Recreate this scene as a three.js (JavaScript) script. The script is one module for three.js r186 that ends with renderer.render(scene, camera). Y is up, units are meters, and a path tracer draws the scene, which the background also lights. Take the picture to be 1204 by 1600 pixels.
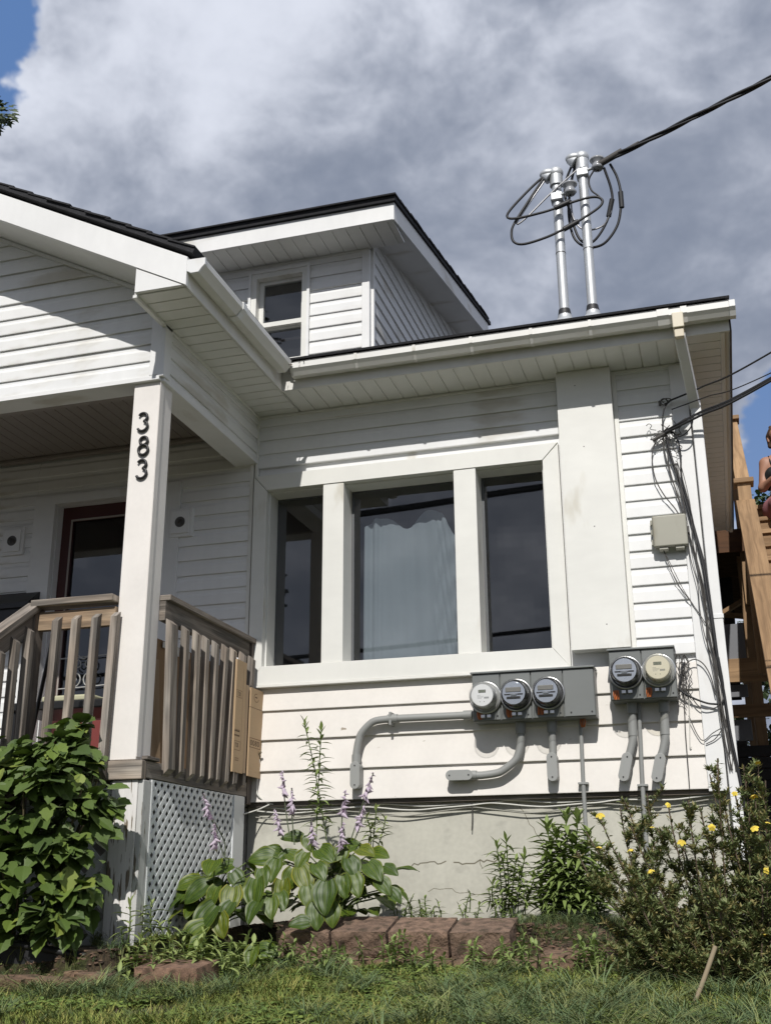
import * as THREE from 'three';
import { ImprovedNoise } from 'three/addons/math/ImprovedNoise.js';
import { mergeGeometries, mergeVertices, toCreasedNormals } from 'three/addons/utils/BufferGeometryUtils.js';
import { RoundedBoxGeometry } from 'three/addons/geometries/RoundedBoxGeometry.js';
import { MarchingCubes } from 'three/addons/objects/MarchingCubes.js';
import { FontLoader } from 'three/addons/loaders/FontLoader.js';
import { TextGeometry } from 'three/addons/geometries/TextGeometry.js';

// ------------------------------------------------------------------ camera, sky, sun, exposure
const scene = new THREE.Scene();
const D2R = Math.PI / 180;
const camera = new THREE.PerspectiveCamera(49.19, 770 / 1024, 0.05, 600);
camera.rotation.order = 'YXZ';
camera.position.set(0, 1.6, 6.33);
camera.rotation.set(18.8227 * D2R, 16.5067 * D2R, -0.33486 * D2R);
camera.updateMatrixWorld(true);

const renderer = new THREE.WebGLRenderer({ antialias: true });
renderer.setSize(770, 1024);
renderer.toneMapping = THREE.LinearToneMapping;
renderer.toneMappingExposure = 1.05;
renderer.shadowMap.enabled = true;
renderer.shadowMap.type = THREE.PCFSoftShadowMap;

const perlin = new ImprovedNoise();
const N3 = (x, y, z) => perlin.noise(x, y, z);
function fbm(x, y, z, oct = 5, gain = 0.5) {
  let s = 0, a = 0.5, f = 1;
  for (let i = 0; i < oct; i++) { s += a * N3(x * f + i * 7.3, y * f + i * 3.1, z * f - i * 5.7); a *= gain; f *= 2.03; }
  return s;
}
const smooth = (a, b, x) => { const t = Math.min(1, Math.max(0, (x - a) / (b - a))); return t * t * (3 - 2 * t); };
const lerp = (a, b, t) => a + (b - a) * t;

{
  const W = 4096, H = 2048, V0 = (a, b, c) => [a, b, c], data = new Float32Array(W * H * 4);
  // broad cloud masses: [direction, radius in radians, thinning (+) or thickening (-), brightness of the cloud]
  const masses = [
    [[-0.545, 0.65, -0.535], 0.12, 2.3, 0.0], [[0.14, 0.33, -0.935], 0.13, 2.0, 0.2], [[-0.545, 0.53, -0.66], 0.06, 0.5, 0.1],
    [[-0.37, 0.66, -0.65], 0.13, -0.6, 0.95], [[-0.29, 0.675, -0.68], 0.11, -0.3, 0.85], [[-0.02, 0.645, -0.765], 0.09, -0.1, 0.45],
    [[-0.15, 0.535, -0.83], 0.075, -0.2, 0.4], [[-0.335, 0.535, -0.775], 0.15, -0.8, -0.38], [[-0.48, 0.585, -0.655], 0.06, -0.3, 0.4],
    [[0.02, 0.5, -0.865], 0.15, -0.7, -0.25], [[-0.18, 0.61, -0.77], 0.06, -0.5, -0.35], [[-0.085, 0.607, -0.79], 0.04, 0.32, 0.25],
  ].map(([d, r, t, b]) => { const v = new THREE.Vector3(...d).normalize(); return [v.x, v.y, v.z, r, t, b]; });
  const fwd = V0(-0.269, 0.323, -0.907);
  const billow = (x, y, z, oct) => { let t = 0, a = 0.5, f = 1; for (let i = 0; i < oct; i++) { t += a * Math.abs(N3(x * f + i * 5.1, y * f, z * f - i * 2.7)) * 2; a *= 0.52; f *= 2.1; } return t; };
  const shade = (x, y, z, oct) => {
    if (y < -0.02) return [0.16, 0.16, 0.14];
    const yy = Math.max(y, 0), air = Math.pow(1 - yy, 4), br = lerp(0.105, 0.42, air), bg = lerp(0.205, 0.52, air), bb = lerp(0.44, 0.68, air);
    const px = x * 2.3, pz = z * 2.3, py = yy * 3.0;
    const wx = fbm(px * 1.6 + 4, py * 1.6, pz * 1.6, 4) * 0.5, wz = fbm(px * 1.6, py * 1.6 + 9, pz * 1.6 + 2, 4) * 0.5;
    const big = fbm(px * 1.3 + wx, py * 1.3 + wz, pz * 1.3, 4), fine = fbm(px * 4.6 + wx * 1.2, py * 5.2 + wz * 1.2, pz * 4.6, oct, 0.62), puff = billow(px * 2.8 + wx * 0.9, py * 3.3 + wz * 0.9, pz * 2.8 + 3, oct);
    let thin = -0.40 + big * 0.9, glow = 0;
    for (const m of masses) { const c = x * m[0] + y * m[1] + z * m[2]; if (c < 0.9) continue; const dd = Math.acos(Math.min(1, c)) / m[3]; if (dd < 2.2) { const f = Math.exp(-dd * dd * 1.1); thin += f * m[4]; glow += f * m[5]; } }
    thin += fine * 0.75 + (puff - 0.45) * 0.5;
    const cover = 1 - smooth(0.04, 0.24, thin);
    const lit = 1 / (1 + Math.exp(-4.4 * (0.27 + big * 0.42 + fine * 0.62 + (0.42 - puff) * 0.50 + glow * 0.50 + smooth(-0.35, 0.1, thin) * 0.20 - 0.45)));
    return [lerp(br, lerp(0.20, 0.72, lit), cover), lerp(bg, lerp(0.235, 0.755, lit), cover), lerp(bb, lerp(0.315, 0.85, lit), cover)];
  };
  const put = (i, j, c) => { const k = (j * W + i) * 4; data[k] = c[0]; data[k + 1] = c[1]; data[k + 2] = c[2]; data[k + 3] = 1; };
  for (let j = 0; j < H; j += 4) for (let i = 0; i < W; i += 4) {          // fine grid ahead, coarse blocks elsewhere
    const dir = (a, b) => { const el = ((b + 0.5) / H - 0.5) * Math.PI, az = ((a + 0.5) / W - 0.5) * 2 * Math.PI, ce = Math.cos(el); return [ce * Math.cos(az), Math.sin(el), ce * Math.sin(az)]; };
    const d0 = dir(i + 1.5, j + 1.5), near = d0[1] > 0.1 && d0[0] * fwd[0] + d0[1] * fwd[1] + d0[2] * fwd[2] > 0.80;
    if (near) { for (let b = 0; b < 4; b++) for (let a = 0; a < 4; a++) put(i + a, j + b, shade(...dir(i + a, j + b), 7)); }
    else { const c = shade(...d0, 4); for (let b = 0; b < 4; b++) for (let a = 0; a < 4; a++) put(i + a, j + b, c); }
  }
  const sky = new THREE.DataTexture(data, W, H, THREE.RGBAFormat, THREE.FloatType);
  sky.mapping = THREE.EquirectangularReflectionMapping; sky.magFilter = sky.minFilter = THREE.LinearFilter; sky.wrapS = THREE.RepeatWrapping;
  sky.colorSpace = THREE.LinearSRGBColorSpace; sky.needsUpdate = true;
  scene.background = sky; scene.environment = sky;
}
const sun = new THREE.DirectionalLight(new THREE.Color(1, 0.968, 0.92), 3.8);
sun.position.set(0.13 * 20 - 1.5, 0.92 * 20 + 3, 20);
sun.target.position.set(-1.5, 3, 0);
sun.castShadow = true; sun.shadow.radius = 1; sun.shadow.mapSize.set(4096, 4096);
Object.assign(sun.shadow.camera, { left: -9, right: 9, top: 9, bottom: -9, near: 1, far: 60 });
scene.add(sun, sun.target);

// ------------------------------------------------------------------ helpers
let seed = 12345;
const rnd = () => { seed |= 0; seed = seed + 0x6D2B79F5 | 0; let t = Math.imul(seed ^ seed >>> 15, 1 | seed); t = t + Math.imul(t ^ t >>> 7, 61 | t) ^ t; return ((t ^ t >>> 14) >>> 0) / 4294967296; };
const rr = (a, b) => a + (b - a) * rnd();
const V = (x, y, z) => new THREE.Vector3(x, y, z);
const used = new Map();
function numbered(n) { const c = used.get(n) ?? 0; used.set(n, c + 1); return c ? n + '_' + String(c).padStart(3, '0') : n; }
function tag(o, label, category, group, kind) { if (label) o.userData.label = label; if (category) o.userData.category = category; if (group) o.userData.group = group; if (kind) o.userData.kind = kind; return o; }
function thing(name, label, category, pos = [0, 0, 0], group) {
  const g = new THREE.Group(); g.name = numbered(name); g.position.set(...pos); scene.add(g); return tag(g, label, category, group);
}
function origin(o) { const p = V(0, 0, 0); while (o && o !== scene) { p.add(o.position); o = o.parent; } return p; }
// geometry given in world metres, put under parent; at: mesh position for shared local geometry
function part(parent, name, geo, mat, at, rot) {
  const m = new THREE.Mesh(geo, mat); m.name = parent === scene ? numbered(name) : name; m.castShadow = m.receiveShadow = true;
  parent.add(m);
  const o = parent === scene ? V(0, 0, 0) : origin(parent);
  m.position.set(...(at ?? [0, 0, 0])).sub(o);
  if (rot) m.rotation.set(...rot);
  return m;
}
function single(name, geo, mat, label, category, at, rot, group) { return tag(part(scene, name, geo, mat, at, rot), label, category, group); }
function structure(name, geo, mat) { return tag(part(scene, name, geo, mat), null, null, null, 'structure'); }

// uv in metres from position and normal; the grain axis (0 x, 1 y, 2 z) runs along v
function uvm(geo, grain = 1, ou = 0, ov = 0) {
  const g = geo.index ? geo.toNonIndexed() : geo; if (!g.attributes.normal) g.computeVertexNormals();
  const p = g.attributes.position, n = g.attributes.normal, uv = new Float32Array(p.count * 2), a = [0, 0, 0], c = [0, 0, 0];
  for (let i = 0; i < p.count; i++) {
    a[0] = Math.abs(n.getX(i)); a[1] = Math.abs(n.getY(i)); a[2] = Math.abs(n.getZ(i));
    c[0] = p.getX(i); c[1] = p.getY(i); c[2] = p.getZ(i);
    let ax = a[0] > a[1] ? (a[0] > a[2] ? 0 : 2) : (a[1] > a[2] ? 1 : 2);
    let v = grain, u = 3 - ax - v; if (ax === grain) { v = (grain + 1) % 3; u = 3 - ax - v; }
    uv[2 * i] = c[u] + ou; uv[2 * i + 1] = c[v] + ov;
  }
  g.setAttribute('uv', new THREE.BufferAttribute(uv, 2)); return g;
}
function box(x0, x1, y0, y1, z0, z1, grain = 1, bevel = 0) {
  const w = x1 - x0, h = y1 - y0, d = z1 - z0;
  let g = bevel ? new RoundedBoxGeometry(w, h, d, 1, Math.min(bevel, w / 2.1, h / 2.1, d / 2.1)) : new THREE.BoxGeometry(w, h, d);
  if (bevel && g.index === null) { /* already flat */ }
  g.translate((x0 + x1) / 2, (y0 + y1) / 2, (z0 + z1) / 2);
  return uvm(g, grain, rnd() * 7, rnd() * 7);
}
// extrude a closed outline [(a,b)...] along an axis from t0 to t1: 'x' outline (z,y); 'z' outline (x,y)
function prism(pts, axis, t0, t1, grain, bevel = 0) {
  const s = new THREE.Shape(); const f = axis === 'x' ? (p) => [-p[0], p[1]] : (p) => p;
  pts.forEach((p, i) => { const q = f(p); i ? s.lineTo(q[0], q[1]) : s.moveTo(q[0], q[1]); }); s.closePath();
  const g = new THREE.ExtrudeGeometry(s, { depth: t1 - t0, bevelEnabled: bevel > 0, bevelSize: bevel, bevelThickness: bevel, bevelSegments: 1, bevelOffset: -bevel });
  if (axis === 'x') { g.rotateY(Math.PI / 2); g.translate(t0, 0, 0); } else g.translate(0, 0, t0);
  return uvm(g, grain ?? (axis === 'x' ? 0 : 2), rnd() * 5, rnd() * 5);
}
function holed(outer, holes, z0, z1) {           // outline in x,y with holes, thick along z
  const s = new THREE.Shape(outer.map((p) => new THREE.Vector2(...p)));
  for (const h of holes) s.holes.push(new THREE.Path(h.map((p) => new THREE.Vector2(...p))));
  const g = new THREE.ExtrudeGeometry(s, { depth: z1 - z0, bevelEnabled: false }); g.translate(0, 0, z0); return uvm(g, 1);
}
const rect = (x0, x1, y0, y1) => [[x0, y0], [x1, y0], [x1, y1], [x0, y1]];
function tube(pts, r, seg = 40, rad = 8, tension = 0.5) {
  const c = new THREE.CatmullRomCurve3(pts.map((p) => V(...p)), false, 'catmullrom', tension);
  const g = new THREE.TubeGeometry(c, seg, r, rad, false); return capped(g, c, r, rad);
}
function capped(g, c, r, rad) {
  const caps = [];
  for (const t of [0, 1]) {
    const d = new THREE.CircleGeometry(r, rad); const p = c.getPointAt(t), n = c.getTangentAt(t); if (!t) n.negate();
    d.applyQuaternion(new THREE.Quaternion().setFromUnitVectors(V(0, 0, 1), n)); d.translate(p.x, p.y, p.z); caps.push(d);
  }
  return mergeGeometries([g, ...caps]);
}
function rod(a, b, r, r2 = r, rad = 8) {
  const A = V(...a), B = V(...b), d = B.clone().sub(A), g = new THREE.CylinderGeometry(r2, r, d.length(), rad);
  g.applyQuaternion(new THREE.Quaternion().setFromUnitVectors(V(0, 1, 0), d.normalize())); g.translate((A.x + B.x) / 2, (A.y + B.y) / 2, (A.z + B.z) / 2); return g;
}
function beam(a, b, w, h, up = [0, 1, 0], bevel = 0.003) {   // bar of section w x h from a to b
  const A = V(...a), B = V(...b), d = B.clone().sub(A), L = d.length(), z = d.normalize(), x = V(...up).cross(z).normalize(), y = z.clone().cross(x);
  let g = bevel ? new RoundedBoxGeometry(w, h, L, 1, bevel) : new THREE.BoxGeometry(w, h, L); g = uvm(g, 2, rnd() * 7, rnd() * 7);
  g.applyMatrix4(new THREE.Matrix4().makeBasis(x, y, z)); g.translate((A.x + B.x) / 2, (A.y + B.y) / 2, (A.z + B.z) / 2); return g;
}
const merge = (l) => mergeGeometries(l.map((g) => { const q = g.index ? g.toNonIndexed() : g.clone(); for (const k of Object.keys(q.attributes)) if (!['position', 'normal', 'uv'].includes(k)) q.deleteAttribute(k); return q; }));

// ------------------------------------------------------------------ textures and materials
function tex(w, h, fn, srgb = true, repeat = [1, 1]) {
  const d = new Uint8Array(w * h * 4);
  for (let j = 0; j < h; j++) for (let i = 0; i < w; i++) { const c = fn(i / w, j / h), k = (j * w + i) * 4; d[k] = Math.min(255, Math.max(0, c[0] * 255)); d[k + 1] = Math.min(255, Math.max(0, c[1] * 255)); d[k + 2] = Math.min(255, Math.max(0, c[2] * 255)); d[k + 3] = 255; }
  const t = new THREE.DataTexture(d, w, h, THREE.RGBAFormat); t.wrapS = t.wrapT = THREE.RepeatWrapping; t.magFilter = THREE.LinearFilter; t.minFilter = THREE.LinearMipmapLinearFilter; t.generateMipmaps = true;
  if (srgb) t.colorSpace = THREE.SRGBColorSpace; t.repeat.set(...repeat); t.needsUpdate = true; return t;
}
// tiling noise on a torus-like blend
function tn(u, v, fu, fv, o = 0, oct = 4) {
  const a = u * fu, b = v * fv; const f = (x, y) => fbm(x, y, o, oct);
  const wu = smooth(0.85, 1, u), wv = smooth(0.85, 1, v);
  return lerp(lerp(f(a, b), f(a - fu, b), wu), lerp(f(a, b - fv), f(a - fu, b - fv), wu), wv);
}
const g3 = (v) => [v, v, v];
const vinylTex = tex(512, 512, (u, v) => { const n = tn(u, v, 5, 5, 1, 5), s = tn(u, v, 14, 40, 3, 3); const d = smooth(0.18, 0.42, tn(u, v, 9, 3, 8, 5)); const b = 0.965 + n * 0.05 + s * 0.02; return [b - d * 0.10, b - d * 0.115, b - d * 0.145]; }, true, [0.5, 0.5]);
const paintTex = tex(512, 512, (u, v) => { const n = tn(u, v, 4, 4, 2, 5), f = tn(u, v, 40, 40, 5, 3); const chip = smooth(0.36, 0.42, tn(u, v, 30, 11, 11, 5)) * smooth(0.08, 0.25, tn(u, v, 5, 5, 21, 3)); const b = 0.965 + n * 0.06 + f * 0.02; return [lerp(b, 0.66, chip), lerp(b * 0.985, 0.62, chip), lerp(b * 0.965, 0.56, chip)]; }, true, [0.9, 0.9]);
const peelTex = tex(512, 512, (u, v) => { const f = tn(u, v, 60, 5, 5, 4); const chip = smooth(0.16, 0.22, tn(u, v, 26, 4, 11, 5) + tn(u, v, 4, 4, 31, 3) * 0.5); const b = 0.93 + f * 0.06; return [lerp(b, 0.50 + f * 0.3, chip), lerp(b, 0.46 + f * 0.3, chip), lerp(b, 0.40 + f * 0.3, chip)]; }, true, [2.2, 1.1]);
function woodFn(o, contrast) { return (u, v) => { const w = tn(u, v, 3, 3, o, 3) * 0.25; const ring = Math.sin((u * 26 + w * 26 + tn(u, v, 8, 1, o + 4, 3) * 6)) * 0.5 + 0.5; const fib = tn(u, v, 90, 3, o + 9, 3), big = tn(u, v, 5, 2, o + 13, 3); const crack = smooth(0.3, 0.38, tn(u, v, 60, 2, o + 17, 3)); return Math.min(1, Math.max(0, 0.62 + (ring - 0.5) * 0.22 * contrast + fib * 0.35 * contrast + big * 0.38 - crack * 0.28)); }; }
const woodA = woodFn(3, 1), woodB = woodFn(33, 1.2);
const greyWoodTex = tex(512, 512, (u, v) => { const a = woodA(u, v), w = tn(u, v, 4, 3, 44, 3); return [0.69 * a + 0.14 + w * 0.07, 0.65 * a + 0.12 + w * 0.03, 0.595 * a + 0.10]; }, true, [3.2, 0.9]);
const freshWoodTex = tex(512, 512, (u, v) => { const a = 0.35 + 0.45 * woodB(u, v); return [0.72 * a + 0.26, 0.61 * a + 0.175, 0.47 * a + 0.095]; }, true, [3, 0.8]);
const woodBump = tex(512, 512, (u, v) => g3(woodA(u, v)), false, [3.2, 0.9]);
const shingleTex = tex(256, 256, (u, v) => { const f = tn(u, v, 60, 60, 3, 3), n = tn(u, v, 6, 6, 9, 3); const b = 0.17 + f * 0.14 + n * 0.05; return [b, b, b * 1.05]; }, true, [2, 2]);
const noiseBump = tex(512, 512, (u, v) => g3(0.5 + tn(u, v, 30, 30, 3, 5) * 0.8), false, [2, 2]);
const blockTex = tex(512, 512, (u, v) => { const f = tn(u, v, 70, 70, 3, 3), n = tn(u, v, 8, 8, 9, 5), m = smooth(0.12, 0.3, tn(u, v, 6, 6, 19, 5)); const b = 0.50 + f * 0.30 + n * 0.28; return [lerp(b * 1.03, 0.26, m * 0.5), lerp(b * 0.86, 0.23, m * 0.5), lerp(b * 0.735, 0.17, m * 0.5)]; }, true, [3, 3]);
const stuccoTex = (() => {
  const W = 2048, H = 512, cracks = [];
  const addCrack = (pts, w) => { for (let i = 0; i + 1 < pts.length; i++) cracks.push([...pts[i], ...pts[i + 1], w]); };
  const wig = (x0, y0, x1, y1, n, amp, w) => { const p = []; for (let i = 0; i <= n; i++) { const t = i / n; p.push([lerp(x0, x1, t) + (rnd() - 0.5) * amp, lerp(y0, y1, t) + (rnd() - 0.5) * amp]); } addCrack(p, w); };
  // metres from the left end and from the ground line
  wig(1.0, 0.30, 1.2, 0.31, 9, 0.02, 0.003); wig(1.25, 0.305, 1.5, 0.32, 10, 0.02, 0.0034); wig(1.5, 0.315, 1.95, 0.36, 16, 0.014, 0.0018); wig(1.40, 0.318, 1.41, 0.27, 4, 0.012, 0.0018); wig(1.1, 0.17, 1.6, 0.13, 16, 0.03, 0.0015); wig(1.75, 0.42, 1.62, 0.62, 9, 0.014, 0.0016); wig(1.6, 0.12, 1.9, 0.2, 9, 0.016, 0.002);
  const seg = (px, py, s) => { const dx = s[2] - s[0], dy = s[3] - s[1], t = Math.min(1, Math.max(0, ((px - s[0]) * dx + (py - s[1]) * dy) / (dx * dx + dy * dy + 1e-9))); return Math.hypot(px - s[0] - dx * t, py - s[1] - dy * t); };
  const t = tex(W, H, (u, v) => {
    const x = u * 2.8, y = v * 0.9; let dk = 0;
    if (x > 0.9 && x < 2.1 && y < 0.7) for (const s of cracks) { const d = seg(x, y, s); if (d < s[4] * 2) dk = Math.max(dk, 1 - smooth(s[4] * 0.5, s[4] * 1.4, d)); }
    const n = fbm(x * 3, y * 3, 4, 5), f = fbm(x * 40, y * 40, 7, 3), st = smooth(0.1, 0.3, fbm(x * 9, y * 2.0, 12, 4)), patch = smooth(0.05, 0.12, fbm(x * 5, y * 5, 31, 4)) ;
    const dirt = smooth(0.05, 0.3, fbm(x * 7, y * 9, 55, 5) + 0.55 * (1 - smooth(0.0, 0.16, y)) - 0.1);
    const b = 0.755 + n * 0.06 + f * 0.04 - st * 0.012 + patch * 0.01 - dirt * 0.045;
    return [lerp(b * 0.99, 0.42, dk), lerp(b * 0.975, 0.40, dk), lerp(b * 0.905, 0.34, dk)];
  });
  t.wrapS = t.wrapT = THREE.ClampToEdgeWrapping; return t;
})();
const groundTex = tex(1024, 1024, (u, v) => { const n = tn(u, v, 9, 9, 3, 5), f = tn(u, v, 90, 90, 5, 3), m = smooth(-0.12, 0.12, n); const b = 0.30 + f * 0.25; return [lerp(b * 0.98, b * 0.80, m), lerp(b * 0.83, b * 0.88, m), lerp(b * 0.62, b * 0.42, m)]; }, true, [1.1, 1.1]);

const std = (color, o = {}) => new THREE.MeshStandardMaterial({ color: Array.isArray(color) ? new THREE.Color().setRGB(...color) : color, roughness: 0.6, ...o });
const phys = (color, o = {}) => new THREE.MeshPhysicalMaterial({ color: Array.isArray(color) ? new THREE.Color().setRGB(...color) : color, roughness: 0.6, ...o });
const M = {
  vinyl: std([0.825, 0.83, 0.825], { map: vinylTex, roughness: 0.5 }),
  vinyl2: std([0.81, 0.812, 0.80], { map: vinylTex, roughness: 0.5 }),
  vinyl3: std([0.835, 0.835, 0.825], { map: vinylTex, roughness: 0.48 }),
  trim: std([0.80, 0.795, 0.75], { map: vinylTex, roughness: 0.45 }),
  alum: std([0.79, 0.78, 0.74], { map: vinylTex, roughness: 0.42 }),
  soffit: std([0.80, 0.80, 0.77], { map: vinylTex, roughness: 0.5 }),
  painted: std([0.83, 0.82, 0.805], { map: paintTex, roughness: 0.6, bumpMap: noiseBump, bumpScale: 0.0002 }),
  post: std([0.84, 0.83, 0.82], { map: paintTex, roughness: 0.55 }),
  peel: std([0.85, 0.83, 0.80], { map: peelTex, roughness: 0.75, bumpMap: woodBump, bumpScale: 0.002 }),
  stucco: std([0.96, 0.97, 0.99], { map: stuccoTex, roughness: 0.9 }),
  concrete: std([0.40, 0.39, 0.35], { roughness: 0.95 }),
  shingle: std([0.9, 0.9, 0.95], { map: shingleTex, roughness: 0.9 }),
  brownEdge: std([0.035, 0.028, 0.024], { roughness: 0.5 }),
  wood: std([0.74, 0.77, 0.83], { map: greyWoodTex, roughness: 0.85, bumpMap: woodBump, bumpScale: 0.002 }),
  wood2: std([0.58, 0.60, 0.64], { map: greyWoodTex, roughness: 0.85, bumpMap: woodBump, bumpScale: 0.002 }),
  wood3: std([0.90, 0.91, 0.94], { map: greyWoodTex, roughness: 0.85, bumpMap: woodBump, bumpScale: 0.002 }),
  darkWood: std([0.46, 0.46, 0.49], { map: greyWoodTex, roughness: 0.85, bumpMap: woodBump, bumpScale: 0.002 }),
  fresh: std([0.74, 0.80, 0.90], { map: freshWoodTex, roughness: 0.75, bumpMap: woodBump, bumpScale: 0.001 }),
  fresh2: std([0.55, 0.585, 0.65], { map: freshWoodTex, roughness: 0.8, bumpMap: woodBump, bumpScale: 0.001 }),
  darkStain: std([0.20, 0.15, 0.12], { map: freshWoodTex, roughness: 0.8 }),
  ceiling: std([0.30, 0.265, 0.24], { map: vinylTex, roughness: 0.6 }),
  glass: phys([0.60, 0.64, 0.68], { transmission: 1, thickness: 0, roughness: 0.015, ior: 2.0 }),
  frameGrey: std([0.10, 0.105, 0.11], { roughness: 0.5 }),
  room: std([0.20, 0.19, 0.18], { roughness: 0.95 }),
  sheer: phys([0.50, 0.53, 0.52], { transmission: 0.25, thickness: 0, roughness: 1, side: THREE.DoubleSide }),
  red: std([0.055, 0.013, 0.011], { roughness: 0.4 }),
  redPanel: std([0.19, 0.042, 0.036], { roughness: 0.42 }),
  blackPaint: std([0.012, 0.012, 0.012], { roughness: 0.4 }),
  blackRubber: std([0.016, 0.016, 0.018], { roughness: 0.55 }),
  greyWire: std([0.07, 0.065, 0.06], { roughness: 0.6 }),
  whiteWire: std([0.62, 0.61, 0.56], { roughness: 0.5 }),
  greyBox: std([0.175, 0.185, 0.18], { roughness: 0.42, map: vinylTex }),
  greyBox2: std([0.19, 0.20, 0.195], { roughness: 0.42, map: vinylTex }),
  pvc: std([0.27, 0.275, 0.265], { roughness: 0.5 }),
  galv: std([0.56, 0.575, 0.59], { roughness: 0.5, metalness: 0.6 }),
  chrome: std([0.80, 0.80, 0.79], { roughness: 0.18, metalness: 1 }),
  ringMetal: std([0.62, 0.62, 0.61], { roughness: 0.3, metalness: 1 }),
  dome: phys([0.97, 0.97, 0.96], { transmission: 1, thickness: 0, roughness: 0.02, ior: 1.5 }),
  domeTan: phys([0.97, 0.96, 0.92], { transmission: 1, thickness: 0, roughness: 0.03, ior: 1.5 }),
  faceWhite: std([0.74, 0.75, 0.75], { roughness: 0.4 }),
  faceTan: std([0.60, 0.57, 0.47], { roughness: 0.45 }),
  lcd: std([0.10, 0.105, 0.09], { roughness: 0.3 }),
  dark: std([0.02, 0.02, 0.02], { roughness: 0.4 }),
  orange: std([0.52, 0.15, 0.04], { roughness: 0.5 }),
  tan: std([0.36, 0.35, 0.29], { roughness: 0.5, map: vinylTex }),
  cardboard: std([0.40, 0.285, 0.18], { roughness: 0.85 }),
  cardboard2: std([0.33, 0.21, 0.12], { roughness: 0.9 }),
  lattice: std([0.68, 0.70, 0.70], { roughness: 0.6 }),
  digit: std([0.013, 0.012, 0.012], { roughness: 0.45 }),
};
// ------------------------------------------------------------------ ground
function groundH(x, z) {
  const s = smooth(-2.35, -2.7, x), bank = smooth(-1.0, -0.7, x);
  const zb = lerp(0.72, 1.72, s), up = lerp(1.455, 1.375, s);
  const low = z < 2.6 ? 1.268 - 0.05 * (z - 0.85) : Math.max(0, 1.18 - 0.32 * (z - 2.6));
  const w = lerp(0.06, 0.3, bank);
  const t = smooth(zb - w, zb + w, z);
  const fade = 1 - smooth(6, 14, Math.hypot(x, z));
  return lerp(up, low, t) + fade * (fbm(x * 2.2, z * 2.2, 3, 3) * 0.02 + fbm(x * 11, z * 11, 5, 2) * 0.008);
}
{
  const axis = (a, b, step, far) => { const l = []; for (let v = a; v <= b + 1e-6; v += step) l.push(v); let d = step, v = b; while (v < far) { d *= 1.5; v += d; l.push(v); } d = step; v = a; while (v > -far) { d *= 1.5; v -= d; l.unshift(v); } return l; };
  const xs = axis(-5, 2, 0.06, 400), zs = axis(-0.6, 4.2, 0.05, 400), pos = [], uv = [], idx = [];
  for (const z of zs) for (const x of xs) { pos.push(x, groundH(x, z), z); uv.push(x, z); }
  const n = xs.length;
  for (let j = 0; j + 1 < zs.length; j++) for (let i = 0; i + 1 < n; i++) { const a = j * n + i; idx.push(a, a + n, a + 1, a + 1, a + n, a + n + 1); }
  const g = new THREE.BufferGeometry(); g.setAttribute('position', new THREE.Float32BufferAttribute(pos, 3)); g.setAttribute('uv', new THREE.Float32BufferAttribute(uv, 2)); g.setIndex(idx); g.computeVertexNormals();
  structure('ground', g, std([0.62, 0.60, 0.55], { map: groundTex, roughness: 1, bumpMap: noiseBump, bumpScale: 0.012 }));
}

// ------------------------------------------------------------------ the house
const house = thing('house', 'white vinyl sided bungalow with gabled porch, front dormer and black shingle roof', 'house', [-3.3, 1.45, -2]);
// dutch-lap board: local x along its length, outer face towards +z, bottom at y 0
const lapGeo = new Map();
function lap(len, h, kind = 'dutch') {
  const key = len.toFixed(3) + '/' + h.toFixed(4) + kind; if (lapGeo.has(key)) return lapGeo.get(key);
  const p = kind === 'dutch' ? [[-0.012, 0.002], [0.0145, 0.0], [0.0155, 0.004], [0.0135, h * 0.60], [0.0105, h * 0.68], [0.005, h * 0.78], [0.0035, h + 0.004], [-0.012, h + 0.004]]
    : [[-0.012, 0.003], [0.019, 0.0], [0.020, 0.004], [0.006, h + 0.006], [-0.012, h + 0.006]];
  const g = prism(p, 'x', 0, len, 0); lapGeo.set(key, g); return g;
}
const VIN = [M.vinyl, M.vinyl2, M.vinyl3];
function course(wall, x0, x1, y, h, z, mats = VIN, kind, name = 'siding_board') { return part(wall, name, lap(x1 - x0, h - 0.0012, kind), mats[Math.floor(rnd() * mats.length)], [x0, y + rr(-0.0012, 0.0012), z + rr(-0.0012, 0.0012)], [rr(-0.02, 0.02), 0, rr(-0.0009, 0.0009)]); }
function courseX(wall, zFrom, zTo, y, h, x) { return part(wall, 'siding_board', lap(zFrom - zTo, h - 0.0012), VIN[Math.floor(rnd() * 3)], [x, y, zFrom], [0, Math.PI / 2, 0]); }

const E = 0.1016;
// foundation
part(house, 'foundation', (() => {
  const g = new THREE.BoxGeometry(2.78, 0.95, 4); g.translate(-1.37, 1.62, -2.06); const p = g.attributes.position, u = g.attributes.uv;
  for (let i = 0; i < p.count; i++) u.setXY(i, (p.getX(i) + 2.76) / 2.8, (p.getY(i) - 1.45) / 0.9); return g;
})(), M.stucco);
part(house, 'foundation', box(-6.5, -2.77, 1.2, 2.09, -4.06, -0.06), M.concrete);
// sill skirt: dark gap line under the siding
part(house, 'sill_board', box(-2.74, -0.01, 2.09, 2.125, -0.055, -0.006, 0), M.wood2);

const winHole = rect(-2.66, -0.88, 2.92, 4.065), doorHole = rect(-4.22, -3.42, 2.225, 4.14);
const front = part(house, 'front_wall', holed(rect(-6.6, -0.01, 2.1, 4.60), [winHole, doorHole], -0.15, -0.012), M.vinyl);
// lower wide painted boards
{
  const ys = [2.113, 2.29, 2.475, 2.648, 2.795];
  for (let i = 0; i < 4; i++) course(front, -2.742, -0.094, ys[i], ys[i + 1] - ys[i], 0, [M.painted], 'clap');
}
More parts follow.
